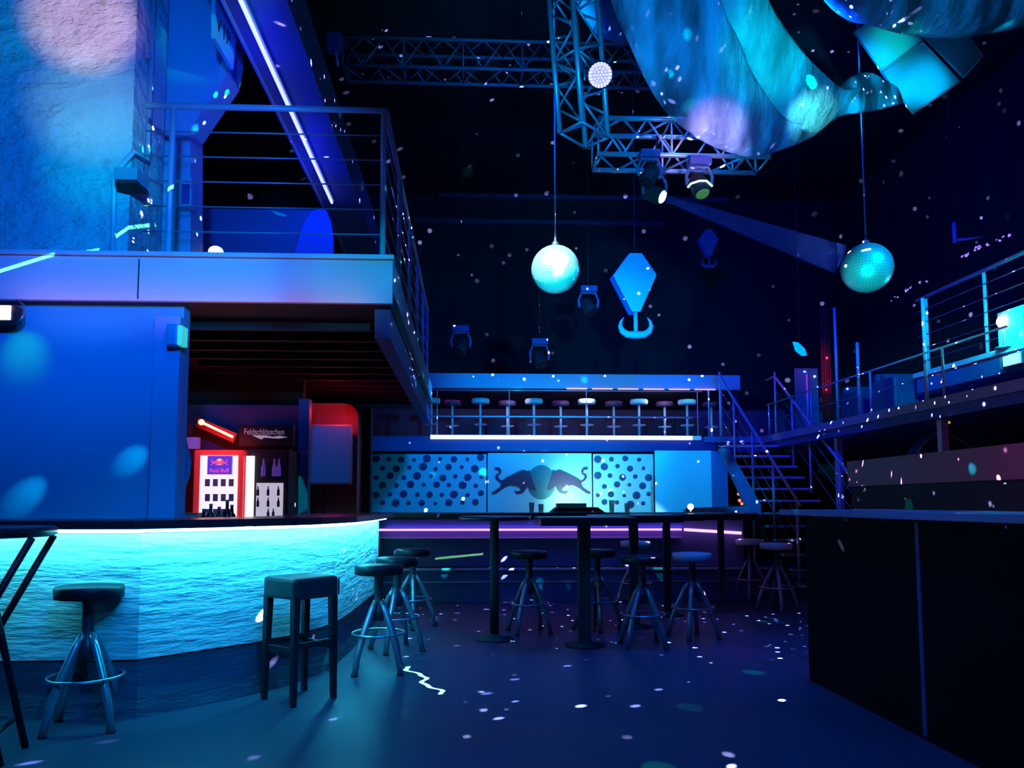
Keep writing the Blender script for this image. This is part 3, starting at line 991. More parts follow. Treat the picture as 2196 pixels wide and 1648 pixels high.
for k in range(4):
    a = PI/2*k
    m = Matrix.Rotation(a, 4, 'Z')
    z = 0.30 if k % 2 else 0.33
    MB().box((-0.13, -0.152, z), (0.13, -0.132, z+0.035), m).build('stretcher', M_woodleg, LS)


# ------------------------------------------------------------------ high tables
def high_table(p, lab, r=0.33, square=False, rp=0.026, z=1.085, elong=1.0):
    t = thing('high_table', lab, 'table', (p.x, p.y, 0), 0, 'black standing tables')
    if square:
        MB().box((-r*elong, -0.3, z-0.07), (r*elong, 0.3, z)).build('tabletop', M_blacktop, t, bev=0.008)
        MB().box((-rp, -rp, 0.02), (rp, rp, z-0.07)).build('pole', M_black, t)
    else:
        MB().lathe([(r-0.01, z-0.035), (r, z-0.03), (r, z-0.005), (r-0.01, z)], (0, 0, 0), 40).build('tabletop', M_blacktop, t)
        MB().lathe([(rp, 0.02), (rp, z-0.035)], (0, 0, 0), 16).build('pole', M_black, t)
    MB().lathe([(0.17, 0), (0.17, 0.012), (0.06, 0.03), (0.04, 0.05)], (0, 0, 0), 32).build('foot_plate', M_black, t)
    return t


high_table(at(1060, 1372, Z=0), 'round black high table on a slim pole, leftmost of the standing tables', 0.32, rp=0.04)
high_table(at(1254, 1385, Z=0), 'black high table on a thick square post with round foot', 0.40, True, 0.05)
high_table(at(1361, 1345, Z=0), 'black high table on the post behind the front stool', 0.42, True, 0.04)
high_table(at(1432, 1320, Z=0), 'black high table whose pole rises beside the cyan-topped stool', 0.33, True, 0.035)
high_table(at(1549, 1310, Z=0), 'rightmost black high table, near the end of the rear bar', 0.34, True, 0.03)

# folding table at the left edge
ft = thing('folding_table', 'black round high table on crossed folding legs, cut by photo edge', 'table', (-2.42, 4.0, 0))
part(MB().lathe([(0.35, 1.035), (0.37, 1.045), (0.37, 1.075), (0.36, 1.085)], (-2.43, 3.90, 0), 48), 'tabletop', M_blacktop, ft)
for y, (xa, xb), (xc, xd) in ((3.72, (-2.13, -2.42), (-2.06, -2.62)), (3.99, (-2.17, -2.44), (-2.10, -2.66))):
    part(MB().tube([(xa, y, 0.0), (xb, y, 1.035)], 0.017, 10), 'leg', M_blackgloss, ft)
    part(MB().tube([(xd, y+0.04, 0.0), (xc, y+0.04, 1.035)], 0.017, 10), 'leg', M_blackgloss, ft)
part(MB().tube([(-2.18, 3.72, 0.13), (-2.24, 3.99, 0.13)], 0.012, 8), 'cross_rod', M_blackgloss, ft)
part(MB().tube([(-2.55, 3.76, 0.13), (-2.60, 4.03, 0.13)], 0.012, 8), 'cross_rod', M_blackgloss, ft)

# ------------------------------------------------------------------ rear bar on its platform
struct('floor_platform', MB().box((-1.7, 9.5, 0), (3.75, 13.4, 0.40)), mat('platform_side', (0.06, 0.08, 0.2), 0.4))
struct('trim_30', MB().box((-1.7, 9.47, 0.385), (3.75, 9.5, 0.41)), M_steelw)
struct('trim_31', MB().box((-1.7, 9.485, 0.235), (3.75, 9.5, 0.25)), M_wire)
rb = thing('bar_counter', 'rear bar with violet light strip under its black worktop', 'bar counter', (1.0, 9.8, 0.4))
bx = [(-1.25, 9.72), (2.75, 9.72), (3.45, 9.55)]
bi = [(-1.25, 10.3), (2.75, 10.3), (3.45, 10.2)]
part(ribbon(bx, 0.41, 1.02, 0, bi), 'front_panel', mat('rear_bar_front', (0.10, 0.12, 0.3), 0.4), rb)
part(ribbon([(-1.75, 9.55), (2.75, 9.55), (3.6, 9.45)], 1.02, 1.08, 0, [(-1.75, 10.4), (2.75, 10.4), (3.6, 10.3)]), 'worktop', M_blacktop, rb)
part(MB().box((-1.25, 9.60, 0.90), (2.7, 9.71, 1.0)), 'top_fascia', mat('fascia_blue', (0.15, 0.25, 0.5), 0.4), rb)
part(MB().tube([(-1.1, 9.66, 0.87), (2.7, 9.66, 0.87)], 0.012, 8).tube([(2.72, 9.62, 0.87), (3.4, 9.48, 0.83)], 0.018, 8), 'led_strip', M_ledv, rb)
part(MB().box((-1.1, 9.62, 0.76), (2.7, 9.72, 0.775)), 'shelf_edge', M_steelw, rb)
area((0.9, 9.62, 0.86), (0.9, 9.75, 0.2), MAG, 1.2, 3.8, 0.03)
area((0.9, 9.58, 0.88), (0.9, 9.7, 1.3), (0.3, 0.1, 1), 2.5, 3.8, 0.03)
# pale front of the right end of the bar + slanting fin
e0, e1 = at(1400, 1092, Y=9.42), at(1630, 1110, Y=9.42)
t = thing('slanted_screen', 'blue slanting frame at the right end of the rear bar', 'frame', (e1.x, 10.5, 0.0))
fin = [at(u, v, Y=10.5) for u, v in ((1545, 962), (1563, 962), (1632, 1083), (1632, 1106), (1618, 1106), (1603, 1086))]
part(MB().prism(fin, (0, 0.12, 0)), 'slanted_board', mat('frame_blue', (0.12, 0.3, 0.6), 0.45), t)
part(MB().prism([at(u, v, Y=10.5) for u, v in ((1470, 1090), (1603, 1086), (1618, 1108), (1470, 1108))], (0, 0.1, 0)), 'base_board', mat('frame_blue2', (0.14, 0.4, 0.65), 0.45), t)
part(MB().box((at(1628, 1100, Y=10.5).x-0.06, 10.52, 0.0), (at(1628, 1100, Y=10.5).x, 10.6, 1.1)), 'support_post', M_black, t)

# panels behind the rear bar
def dots(u0, u1, v0, v1, y, seed):
    rnd = random.Random(seed)
    mb = MB()
    rows = 6
    i = 0
    for r_ in range(rows):
        v = v0+10+(v1-v0-16)*r_/(rows-1)
        u = u0+10+(14 if r_ % 2 else 0)
        while u < u1-6:
            rad = (7.5, 4.2, 6.3, 3.8)[i % 4] + rnd.random()
            c = at(u, v+rnd.uniform(-3, 3), Y=y)
            rr = rad/137.0
            mb.prism([Vector((c.x+rr*math.cos(2*PI*k/14), y, c.z+rr*math.sin(2*PI*k/14))) for k in range(14)], (0, 0.006, 0))
            u += 28+rnd.uniform(-2, 2)
            i += 1
    return mb


M_panel = mat('printed_panel', (0.42, 0.55, 0.62), 0.45)
M_dot = mat('printed_dot', (0.03, 0.04, 0.12), 0.5)
YP = 12.0
for (ua, ub, lab, sd) in ((797, 1043, 'long dotted panel behind the left half of the rear bar', 3), (1272, 1403, 'short dotted panel between bull emblem and plain blue board', 5)):
    p0, p1 = at(ua, 974, Y=YP), at(ub, 1130, Y=YP)
    t = thing('wall_panel', lab, 'panel', ((p0.x+p1.x)/2, YP, 0.4))
    part(MB().box((p0.x, YP, 0.4), (p1.x, YP+0.04, p0.z)), 'panel_board', M_panel, t)
    part(dots(ua, ub, 974, 1086, YP-0.006, sd), 'dot_pattern', M_dot, t)
p0, p1 = at(1046, 972, Y=YP), at(1270, 1130, Y=YP)
t = thing('wall_panel', 'panel with two charging bulls before a round disc', 'panel', ((p0.x+p1.x)/2, YP, 0.4))
part(MB().box((p0.x, YP, 0.4), (p1.x, YP+0.04, p0.z)), 'panel_board', M_panel, t)
cc = at(1161, 1035, Y=YP)
part(MB().prism([Vector((cc.x+0.225*math.cos(2*PI*k/32), YP-0.006, cc.z+0.27*math.sin(2*PI*k/32))) for k in range(32)], (0, 0.006, 0)), 'sun_disc', mat('disc_print', (0.05, 0.14, 0.16), 0.5), t)
M_bull = mat('bull_print', (0.10, 0.02, 0.06), 0.5)
part(bull(cc.x-0.085, cc.z+0.0, YP-0.016, 0.00177, False), 'bull_emblem', M_bull, t)
part(bull(cc.x+0.085, cc.z+0.0, YP-0.016, 0.00177, True), 'bull_emblem', M_bull, t)

YB = 11.5
t = thing('folding_board', 'plain bright blue two-leaf board at the right of the rear bar', 'board', (at(1480, 1090, Y=YB).x, YB, 0.4))
z1 = at(1480, 967, Y=YB).z
x0, x1, x2 = at(1405, 1000, Y=YB).x, at(1525, 1000, Y=YB).x, at(1560, 1000, Y=YB+0.35).x
part(MB().box((x0, YB, 0.4), (x1, YB+0.04, z1)), 'wide_leaf', M_ltblue, t)
part(MB().prism([(x1+0.005, YB, 0.4), (x2, YB+0.35, 0.4), (x2, YB+0.35, z1), (x1+0.005, YB, z1)], (0, 0.04, 0)), 'narrow_leaf', mat('leaf_blue', (0.16, 0.35, 0.8), 0.5), t)
# red fairy lights right of it
t = thing('fairy_lights', 'small cluster of glowing red bulbs by the slanting frame', 'lights', at(1586, 1060, Y=12.3))
part(MB().tube([at(1583, 1036, Y=12.3), at(1589, 1052, Y=12.3), at(1586, 1066, Y=12.3), at(1590, 1085, Y=12.3)], 0.006, 6), 'wire', M_black, t)
for u, v in ((1584, 1047), (1591, 1053), (1584, 1060), (1592, 1067), (1586, 1074), (1591, 1081)):
    part(MB().sphere(at(u, v, Y=12.28), 0.026, 10, 8), 'bulb', M_bulb_r, t)
# items on the rear bar: tray-shaped lectern, glowing globe, glasses
q = [at(u, v, Y=9.7) for u, v in ((1182, 1099), (1196, 1088), (1282, 1088), (1300, 1099))]
t = thing('serving_tray', 'low black tapered tray on the rear bar before the glare', 'tray', (at(1240, 1100, Y=9.8).x, 9.8, 1.08))
q = [Vector((p.x, 9.7, max(1.085, p.z))) for p in q]
q[0].z = q[3].z = 1.08
q[1].z = q[2].z = 1.15
part(MB().prism(q, (0, 0.35, 0)), 'tray_body', M_blackgloss, t, 0.006)
part(MB().box((q[0].x+0.02, 9.692, 1.085), (q[3].x-0.02, 9.7, 1.095)), 'rim_strip', M_steelw, t)
g = at(1482, 1090, Y=9.6)
t = thing('globe_lamp', 'small white glowing ball lamp standing on the rear bar', 'lamp', (g.x, 9.62, 1.08))
part(MB().sphere((g.x, 9.62, 1.08+0.075), 0.04, 20, 14), 'globe', M_bulb_w, t)
part(MB().lathe([(0.03, 1.08), (0.03, 1.09), (0.01, 1.1), (0.01, 1.12)], (g.x, 9.62, 0), 16), 'base', M_steel, t)
# bright work lamp washing the panels from behind the counter
w = at(1225, 1075, Y=11.2)
t = thing('work_lamp', 'glaring white-cyan work lamp behind the rear bar tray', 'lamp', (w.x, 11.2, 0.4))
part(MB().lathe([(0.10, 0.4), (0.10, 0.42), (0.02, 0.44), (0.02, 1.0)], (w.x, 11.2, 0), 16), 'stand', M_black, t)
part(MB().box((w.x-0.22, 11.15, 1.0), (w.x+0.22, 11.28, 1.2)), 'lamp_head', M_black, t, 0.01)
part(MB().box((w.x-0.2, 11.281, 1.02), (w.x+0.2, 11.29, 1.2)), 'lens', mat('work_lens', (1, 1, 1), 0.3, em=(0.5, 1, 1), es=10), t)
spot((w.x, 11.32, 1.2), (w.x+0.35, 12.0, 1.32), (0.25, 1, 0.92), 80, 130, 1.0, 0.06)
for k, (u, hh, lab) in enumerate(((1140, 0.13, 'clear tumbler left of the tray on the rear bar'), (1160, 0.11, 'short clear glass next to the tumbler by the tray'), (1312, 0.16, 'tall clear glass just right of the tray'), (1345, 0.12, 'clear glass in the cyan glare, right of the tall one'))):
    p = at(u, 1095, Y=9.9)
    t = tag(MB().lathe([(0.028, 0), (0.036, hh), (0.033, hh), (0.026, 0.012)], (0, 0, 0), 18).build('drinking_glass', mat('glassware', (0.6, 0.8, 0.85), 0.1, trans=0.6)), lab, 'glass', 'glasses on the rear bar')
    t.location = (p.x, 9.9, 1.08)

# ------------------------------------------------------------------ gallery stools, table ledge, strip
t = thing('light_strip', 'long white light strip along the rear gallery edge', 'light strip', (gl, YG-0.03, 2.27))
o0, o1 = at(923, 937, Y=YG-0.03), at(1485, 940, Y=YG-0.03)
part(MB().box((o0.x, YG-0.04, ZG-0.05), (o1.x, YG, ZG+0.02)), 'strip_light', M_ledw, t)
part(MB().box((o1.x, YG-0.04, ZG-0.05), (o1.x+0.15, YG, ZG+0.02)), 'dim_end', mat('strip_dim', (0.3, 0.6, 0.7), 0.4, em=(0.1, 0.35, 0.5), es=0.6), t)
for k in range(6):
    u = 1215+k*55
    p0, p1 = at(u, 832, Y=YG-0.02), at(u+44, 832, Y=YG-0.02)
    tag(MB().box((p0.x, YG-0.03, 3.145), (p1.x, YG-0.003, 3.165)).build('light_bar', mat('pink_bar', (0.9, 0.5, 0.8), 0.4, em=(0.85, 0.45, 0.85), es=1.0)), ('first', 'second', 'third', 'fourth', 'fifth', 'last')[k]+' pink light bar from the left under the gallery canopy', 'light bar', 'pink light bars under the canopy')
area((1.8, 14.0, 3.2), (1.8, 14.2, 2.4), (0.4, 0.03, 0.8), 9, 5.0, 0.3)
area((3.2, 13.4, 3.1), (3.2, 14.0, 2.4), (0.1, 0.5, 0.7), 5, 3.0, 0.3)
tl = thing('drink_ledge', 'narrow ledge running behind the gallery railing', 'ledge', (1.5, YG+0.35, ZG))
part(MB().box((gl-0.2, YG+0.25, ZG+0.36), (gx1-0.1, YG+0.42, ZG+0.385)), 'ledge_board', M_wire, tl)
for x in (gl+0.3, 1.0, 2.4, gx1-0.4):
    part(MB().box((x, YG+0.32, ZG), (x+0.03, YG+0.35, ZG+0.36)), 'bracket', M_black, tl)


def make_gstool():
    t = thing('gallery_stool', '', 'stool', (0, 0, 0))
    MB().lathe([(0.12, 0.655), (0.155, 0.66), (0.165, 0.71), (0.15, 0.745), (0.08, 0.755)], (0, 0, 0), 28).build('seat', M_seatlight, t)
    MB().lathe([(0.022, 0.02), (0.022, 0.655)], (0, 0, 0), 12).build('column', M_steelw, t)
    MB().lathe([(0.19, 0), (0.19, 0.012), (0.04, 0.03)], (0, 0, 0), 24).build('foot_plate', M_steelw, t)
    MB().tube([(0.12*math.cos(2*PI*i/24), 0.12*math.sin(2*PI*i/24), 0.28) for i in range(24)], 0.008, 6, closed=True).build('foot_ring', M_steelw, t)
    return t


gs = make_gstool()
M_gdark = mat('mauve_vinyl_seat', (0.10, 0.05, 0.10), 0.4)
us = (925, 970, 1030, 1088, 1145, 1202, 1258, 1316, 1370, 1425, 1473, 1525)
ords = ('first', 'second', 'third', 'fourth', 'fifth', 'last')
for i, u in enumerate(us):
    light = i % 2 == 0
    y = YG+0.75 if light else YG+1.05
    x = at(u, 857, Y=y).x
    lab = ords[i//2] + (' white-topped stool' if light else ' dark mauve stool') + ' from the left on the rear gallery'
    if i == 0:
        gs.location = (x, y, ZG); gs['label'] = lab; gs['group'] = 'stools on the rear gallery'
    else:
        dup(gs, (x, y, ZG), 0, lab, 'stools on the rear gallery', None if light else {'seat': M_gdark})
for i in range(3):
    x = at((1100, 1258, 1420)[i], 857, Y=YG+0.4).x
    spot((x, YG+0.35, 3.12), (x, YG+0.8, ZG+0.7), (0.75, 0.7, 1), 14, 110, 0.9, 0.03)

# ------------------------------------------------------------------ right counter, slatted booth
rc = thing('bar_counter', 'large black counter filling the lower right corner', 'bar counter', (2.6, 4.0, 0))
part(MB().box((2.33, 0.8, 0), (3.0, 5.25, 1.11)), 'front_panel', mat('matt_black_panel', (0.004, 0.004, 0.007), 0.8, spec=0.06), rc)
part(MB().box((2.25, 0.6, 1.115), (3.05, 5.5, 1.155)), 'worktop', mat('pale_worktop', (0.16, 0.24, 0.42), 0.4), rc, 0.004)
part(MB().box((2.325, 3.9, 0.02), (2.335, 3.93, 1.1)), 'panel_joint', M_navy, rc)
for y in (3.2, 4.6):
    part(MB().sphere((2.3, y, 1.10), 0.012, 8, 6), 'bolt', M_steel, rc)
area((2.2, 3.5, 1.9), (2.6, 3.5, 1.1), (0.05, 0.15, 1), 3, 0.5, 3.0)
tbo = thing('dj_booth', 'dark booth wall topped with slatted reddish wood', 'booth', (4.7, 7.0, 0))
part(MB().box((4.62, 2.6, 0), (4.8, 9.1, 1.40)), 'booth_wall', M_black, tbo)
part(MB().box((4.58, 2.6, 1.40), (4.84, 9.1, 1.70)), 'slatted_top', M_wood, tbo)
area((3.8, 5.5, 2.3), (4.7, 5.5, 1.5), (0.5, 0.10, 0.8), 14, 0.2, 4.0)
# arched hood
t = thing('arched_hood', 'navy arched hood with a pale rim behind the slatted wood', 'hood', (6.0, 9.4, 0))
hp = [(1968, 975), (1975, 958), (1998, 937), (2012, 928), (2026, 930), (2060, 945), (2092, 968), (2098, 975)]
hv = [at(u, v, Y=9.35) for u, v in hp]
hw = hv + [Vector((hv[-1].x, 9.35, 0.0)), Vector((hv[0].x, 9.35, 0.0))]
part(MB().prism(hw, (0, 0.25, 0)), 'hood_body', M_navy, t)
part(MB().tube([p+Vector((0, -0.01, 0)) for p in hv], 0.012, 8), 'rim', M_steelw, t)
for k, (u, v) in enumerate(((2042, 893), (2057, 895), (2034, 907), (2086, 878), (2014, 905))):
    p = at(u, v, Y=8.4)
    t = thing('indicator_lamp', ('red lamp dot beneath the walkway, middle one of the group', 'red lamp dot just right of the middle one', 'orange lamp dot lowest of the group under the walkway', 'brightest red lamp dot at the far right of the group', 'amber lamp dot at the left end of the group')[k], 'lamp', p, 0, 'small lamps under the right walkway')
    part(MB().sphere(p, 0.022, 10, 8, 0.6), 'bulb', mat('amber_bulb', (1, 0.5, 0.1), 0.4, em=(0.8, 0.45, 0.1), es=0.8) if k in (2, 4) else M_bulb_r, t)
    part(MB().tube([p+Vector((0, 0, 0.013)), (p.x, p.y, 2.12 if p.x > 5.1 else 2.119)], 0.004, 6), 'drop_wire', M_black, t)

# terrace things on the right
k0, k1 = at(2172, 682, Y=8.05), at(2250, 742, Y=8.05)
t = thing('speaker_box', 'bright cyan-lit white box on the right terrace edge', 'box', (6.9, 7.9, ZM))
part(MB().box((k0.x, 7.9, ZM), (k0.x+0.5, 8.3, ZM+0.42)), 'box_body', mat('white_box', (0.7, 0.9, 0.9), 0.5), t, 0.01)
part(MB().box((k0.x+0.06, 7.892, ZM+0.05), (k0.x+0.44, 7.9, ZM+0.37)), 'grille', mat('grille_dark', (0.1, 0.3, 0.3), 0.6), t)
p = at(2152, 690, Y=8.2)
t = thing('globe_lamp', 'round white lamp on a stand beside the terrace post', 'lamp', (p.x, 8.2, ZM))
part(MB().sphere(p, 0.07, 20, 14), 'globe', M_bulb_w, t)
part(MB().lathe([(0.1, ZM), (0.1, ZM+0.015), (0.012, ZM+0.03), (0.012, p.z-0.06)], (p.x, 8.2, 0), 16), 'stand', M_steel, t)
p = at(2160, 768, X=5.95)
t = thing('wall_light', 'cyan-white lamp fixed to the edge of the right terrace', 'lamp', (5.93, p.y, 2.78))
part(MB().box((5.93, p.y-0.25, 2.70), (5.999, p.y+0.1, 2.83)), 'housing', M_steel, t, 0.004)
part(MB().box((5.915, p.y-0.22, 2.71), (5.93, p.y+0.02, 2.82)), 'lens', mat('edge_lens', (0.5, 1, 1), 0.4, em=(0.25, 0.9, 1), es=1.6), t)
point((5.75, p.y-0.1, 3.0), (0.0, 0.75, 1), 16, 0.05)
# teal glass panel and blue leaf lamp, red drape
q0, q1 = at(1704, 790, Y=12.0), at(1757, 905, Y=12.0)
t = thing('glass_screen', 'teal-lit upright glass screen at the top of the stairs', 'screen', ((q0.x+q1.x)/2, 12.0, ZG))
part(MB().box((q0.x, 12.0, ZG+0.02), (q1.x, 12.02, q0.z)), 'pane', mat('teal_glass', (0.12, 0.5, 0.5), 0.2, trans=0.4), t)
part(MB().tube([((q0.x+q1.x)/2, 11.98, ZG), ((q0.x+q1.x)/2, 11.98, q0.z-0.1)], 0.018, 8), 'support_post', M_steelw, t)
part(MB().box((q0.x, 11.97, ZG), (q1.x, 12.05, ZG+0.03)), 'foot_rail', M_steelw, t)
lf = [at(u, v, Y=13.2) for u, v in ((1702, 733), (1712, 735), (1726, 748), (1731, 762), (1722, 763), (1708, 752))]
t = thing('stage_light', 'tilted oval blue lamp glowing above the stair landing', 'lamp', at(1716, 748, Y=13.2))
part(MB().prism(lf, (0, 0.05, 0)), 'lens', mat('blue_lens', (0.1, 0.6, 1), 0.4, em=(0.0, 0.42, 1), es=1.1), t)
part(MB().prism([p+Vector((0, 0.051, 0)) for p in lf], (0, 0.12, 0)), 'housing', M_black, t)
pm = at(1716, 748, Y=13.3)
part(MB().tube([(pm.x, 13.32, pm.z), (pm.x, 13.32, 8.99)], 0.012, 8), 'drop_rod', M_black, t)
dr = MB()
q0, q1 = at(1757, 660, Y=12.6), at(1786, 880, Y=12.6)
nn_ = 14
ff, bb = [], []
for i in range(nn_+1):
    x = q0.x+(q1.x-q0.x)*i/nn_
    y = 12.6+0.03*math.sin(i*1.9)
    ff.append((x, y)); bb.append((x, y+0.012))
zz0, zz1 = ZG, q0.z
poly = [Vector((x, y, zz0)) for x, y in ff] + [Vector((x, y, zz0)) for x, y in reversed(bb)]
n_ = len(poly)
dr.loft([poly, [p+Vector((0, 0, zz1-zz0)) for p in poly]], False, True)
tag(dr.build('curtain', mat('dark_red_cloth', (0.45, 0.01, 0.02), 0.8)), 'narrow dark red curtain hanging behind the tall thin pole', 'curtain')
spot((4.0, 10.5, 4.2), (5.9, 12.6, 3.2), (1, 0.02, 0.05), 90, 30, 1, 0.05)
# seating silhouettes on the walkway terrace
for k, (u, y, hh, lab) in enumerate(((1868, 11.6, 0.62, 'dark blue armchair on the lower right walkway, nearer the stairs'), (1945, 10.4, 0.62, 'dark blue armchair just beyond the terrace end post'))):
    x = at(u, 850, Y=y).x
    t = thing('armchair', lab, 'chair', (x, y, ZG))
    mm = mat('blue_upholstery', (0.03, 0.05, 0.14), 0.6)
    part(MB().box((x-0.3, y-0.3, ZG+0.12), (x+0.3, y+0.3, ZG+0.42)), 'seat', mm, t, 0.04)
    part(MB().box((x-0.3, y+0.22, ZG+0.42), (x+0.3, y+0.34, ZG+hh+0.1)), 'backrest', mm, t, 0.04)
    for s_ in (-1, 1):
        part(MB().box((x+s_*0.3-0.05, y-0.3, ZG+0.12), (x+s_*0.3+0.05, y+0.3, ZG+0.6)), 'armrest', mm, t, 0.03)
        for s2 in (-1, 1):
            part(MB().box((x+s_*0.26-0.02, y+s2*0.25-0.02, ZG), (x+s_*0.26+0.02, y+s2*0.25+0.02, ZG+0.12)), 'leg', M_black, t)
# string of violet lights along a steel bracket on the right
t = thing('string_lights', 'violet string lights running along the upper right side', 'lights', (7.6, 8.0, 4.9))
pts = [at(u, v, X=7.6) for u, v in ((1905, 650), (1960, 610), (2000, 600), (2050, 562), (2100, 530), (2150, 512), (2215, 472))]
pts = [Vector((7.6, p.y, p.z)) for p in pts]
part(MB().tube(pts, 0.012, 6), 'wire', M_black, t)
for i in range(26):
    s_ = random.random()*(len(pts)-1.01)
    a = pts[int(s_)]; b = pts[int(s_)+1]
    p = a.lerp(b, s_-int(s_)) + Vector((0, 0, random.uniform(-0.02, 0.02)))
    part(MB().sphere(p, random.uniform(0.012, 0.024), 8, 6), 'bulb', M_bulb_v, t)
for i in (0, 3, 6):
    part(MB().tube([pts[i], (7.6, pts[i].y, 9.0)], 0.005, 6), 'drop_wire', M_black, t)
t = thing('wall_bracket', 'teal steel L-shaped bracket high at the upper right', 'bracket', at(2050, 500, Y=11))
part(MB().tube([at(2046, 478, Y=11), at(2048, 522, Y=11)], 0.03, 8), 'upright', M_steelw, t)
part(MB().tube([at(2048, 516, Y=11), at(2108, 508, Y=11)], 0.02, 8), 'arm', M_steelw, t)
pb = at(2046, 478, Y=11)
part(MB().tube([pb, (pb.x, 11, 9.0)], 0.01, 8), 'drop_rod', M_black, t)

# ------------------------------------------------------------------ upper left fittings
t = thing('led_tube', 'long blue-white light tube under the dark ceiling beam', 'light tube', (XT, 6.5, 4.8))
part(MB().tube([(XT, 2.0, 4.8), (XT, b1.y, 4.8)], 0.016, 10), 'tube_light', M_ledb, t)
part(MB().box((XT-0.03, 1.99, 4.815), (XT+0.03, b1.y, 4.84)), 'channel', M_wire, t)
area((XT, (b0.y+b1.y)/2, 4.77), (XT, (b0.y+b1.y)/2, 5.2), (0.0, 0.005, 1), 2.0, 0.5, 4.0)
point((XT+0.0, 6.0, 4.5), (0.0, 0.005, 1), 9, 0.1)
point((XT+0.0, 8.0, 4.5), (0.0, 0.005, 1), 9, 0.1)
t = thing('vip_sign', 'pale angled sign reading VIP high on the left wall', 'sign', at(475, 90, X=-1.9))
sp = [at(u, v, X=-1.93) for u, v in ((453, -60), (453, 82), (492, 150), (499, 80), (484, -60))]
part(MB().prism(sp, (0.03, 0, 0)), 'board', mat('sign_board', (0.25, 0.55, 0.55), 0.5), t)
M_let = mat('black_lettering', (0.01, 0.01, 0.02), 0.5)
for ch, u, v in (('V', 469, 55), ('I', 480, 71), ('P', 489, 84)):
    p = at(u, v, X=-1.9)
    me = text_mesh(ch, 0.17)
    rot = Matrix(((0, 0, 1, 0), (1, 0, 0, 0), (0, 1, 0, 0), (0, 0, 0, 1)))
    me.transform(Matrix.Translation(Vector((-1.9, p.y, p.z))-Vector(t.location)) @ rot)
    me.materials.clear()
    me.materials.append(M_let)
    o = bpy.data.objects.new('letter', me)
    COL.objects.link(o)
    o.parent = t
p = sp[1]
part(MB().box((-1.92, sp[2].y-0.05, sp[2].z+0.25), (-1.905, 6.31, sp[2].z+0.29)), 'bracket', M_black, t)
spot((0.5, 3.0, 4.0), at(475, 60, X=-1.9), (0, 0.7, 0.7), 240, 9, 0.8, 0.05)
# conduit
c_ = [at(293, -50, Y=5.9), at(291, 345, Y=5.9), at(289, 352, Y=5.9), at(250, 372, Y=5.95), at(247, 380, Y=5.95), at(245, 520, Y=5.95)]
xx = at(293, 100, Y=5.9).x
cz = [Vector((xp+0.04, 5.8, 8.99)), Vector((xp+0.04, 5.8, at(291, 345, Y=5.8).z)), Vector((xp+0.03, 5.59, at(291, 352, Y=5.8).z)), Vector((at(252, 370, Y=5.6).x, 5.585, at(252, 370, Y=5.6).z)), Vector((at(247, 385, Y=5.6).x, 5.585, at(247, 385, Y=5.6).z)), Vector((at(245, 530, Y=5.6).x, 5.585, ZM+0.01))]
t = thing('conduit_pipe', 'vertical steel conduit running down the rough pillar edge', 'pipe', (cz[-1].x, 5.585, ZM))
part(MB().tube(cz, 0.018, 10), 'pipe', M_steelw, t)
part(MB().box((xp+0.005, 5.76, 4.6), (xp+0.05, 5.84, 4.63)).box((xp+0.005, 5.76, 5.2), (xp+0.05, 5.84, 5.23)), 'clamps', M_steel, t)
# projector box
k0, k1 = at(255, 368, Y=5.5), at(303, 405, Y=5.5)
t = thing('wall_projector', 'small pale box fixture with dark underside beside the conduit', 'fixture', ((k0.x+k1.x)/2, 5.55, k1.z))
part(MB().box((k0.x, 5.42, k1.z+0.02), (k1.x, 5.60, k0.z)), 'housing', mat('fixture_grey', (0.3, 0.35, 0.42), 0.4), t, 0.008)
part(MB().box((k0.x+0.02, 5.41, k1.z), (k1.x, 5.60, k1.z+0.03)), 'lens_slot', M_black, t)
# speaker on wall edge
k0, k1 = at(398, 388, Y=6.25), at(416, 450, Y=6.25)
t = thing('wall_speaker', 'slim blue-lit box speaker on the wall edge behind railing', 'speaker', (k0.x, 6.25, k1.z))
part(MB().box((k0.x-0.05, 6.18, k1.z), (k1.x, 6.3, k0.z)), 'housing', mat('speaker_shell', (0.3, 0.5, 0.6), 0.5), t, 0.01)
part(MB().box((k0.x, 6.17, k1.z+0.02), (k1.x-0.015, 6.18, k0.z-0.06)), 'grille', M_navy, t)
# floodlight at left edge
p = at(12, 672, Y=5.2)
t = thing('floodlight', 'bright white floodlight under the balcony at the left edge', 'floodlight', (p.x, 5.3, p.z))
part(MB().box((p.x-0.2, 5.2, p.z-0.055), (p.x+0.055, 5.3, p.z+0.06)), 'housing', M_black, t, 0.01)
part(MB().box((p.x-0.19, 5.188, p.z-0.045), (p.x+0.035, 5.2, p.z+0.05)), 'lens', mat('flood_lens', (1, 1, 1), 0.3, em=(1, 1, 0.92), es=3), t)
part(MB().tube([(p.x+0.06, 5.24, p.z-0.05), (p.x+0.085, 5.26, p.z), (p.x+0.06, 5.3, p.z+0.08), (p.x, 5.32, 2.59)], 0.008, 8), 'yoke', M_steel, t)
spot((p.x-0.02, 5.1, p.z-0.06), (p.x, 5.44, p.z-0.22), (0.05, 1, 0.25), 3, 60, 1.0, 0.02)
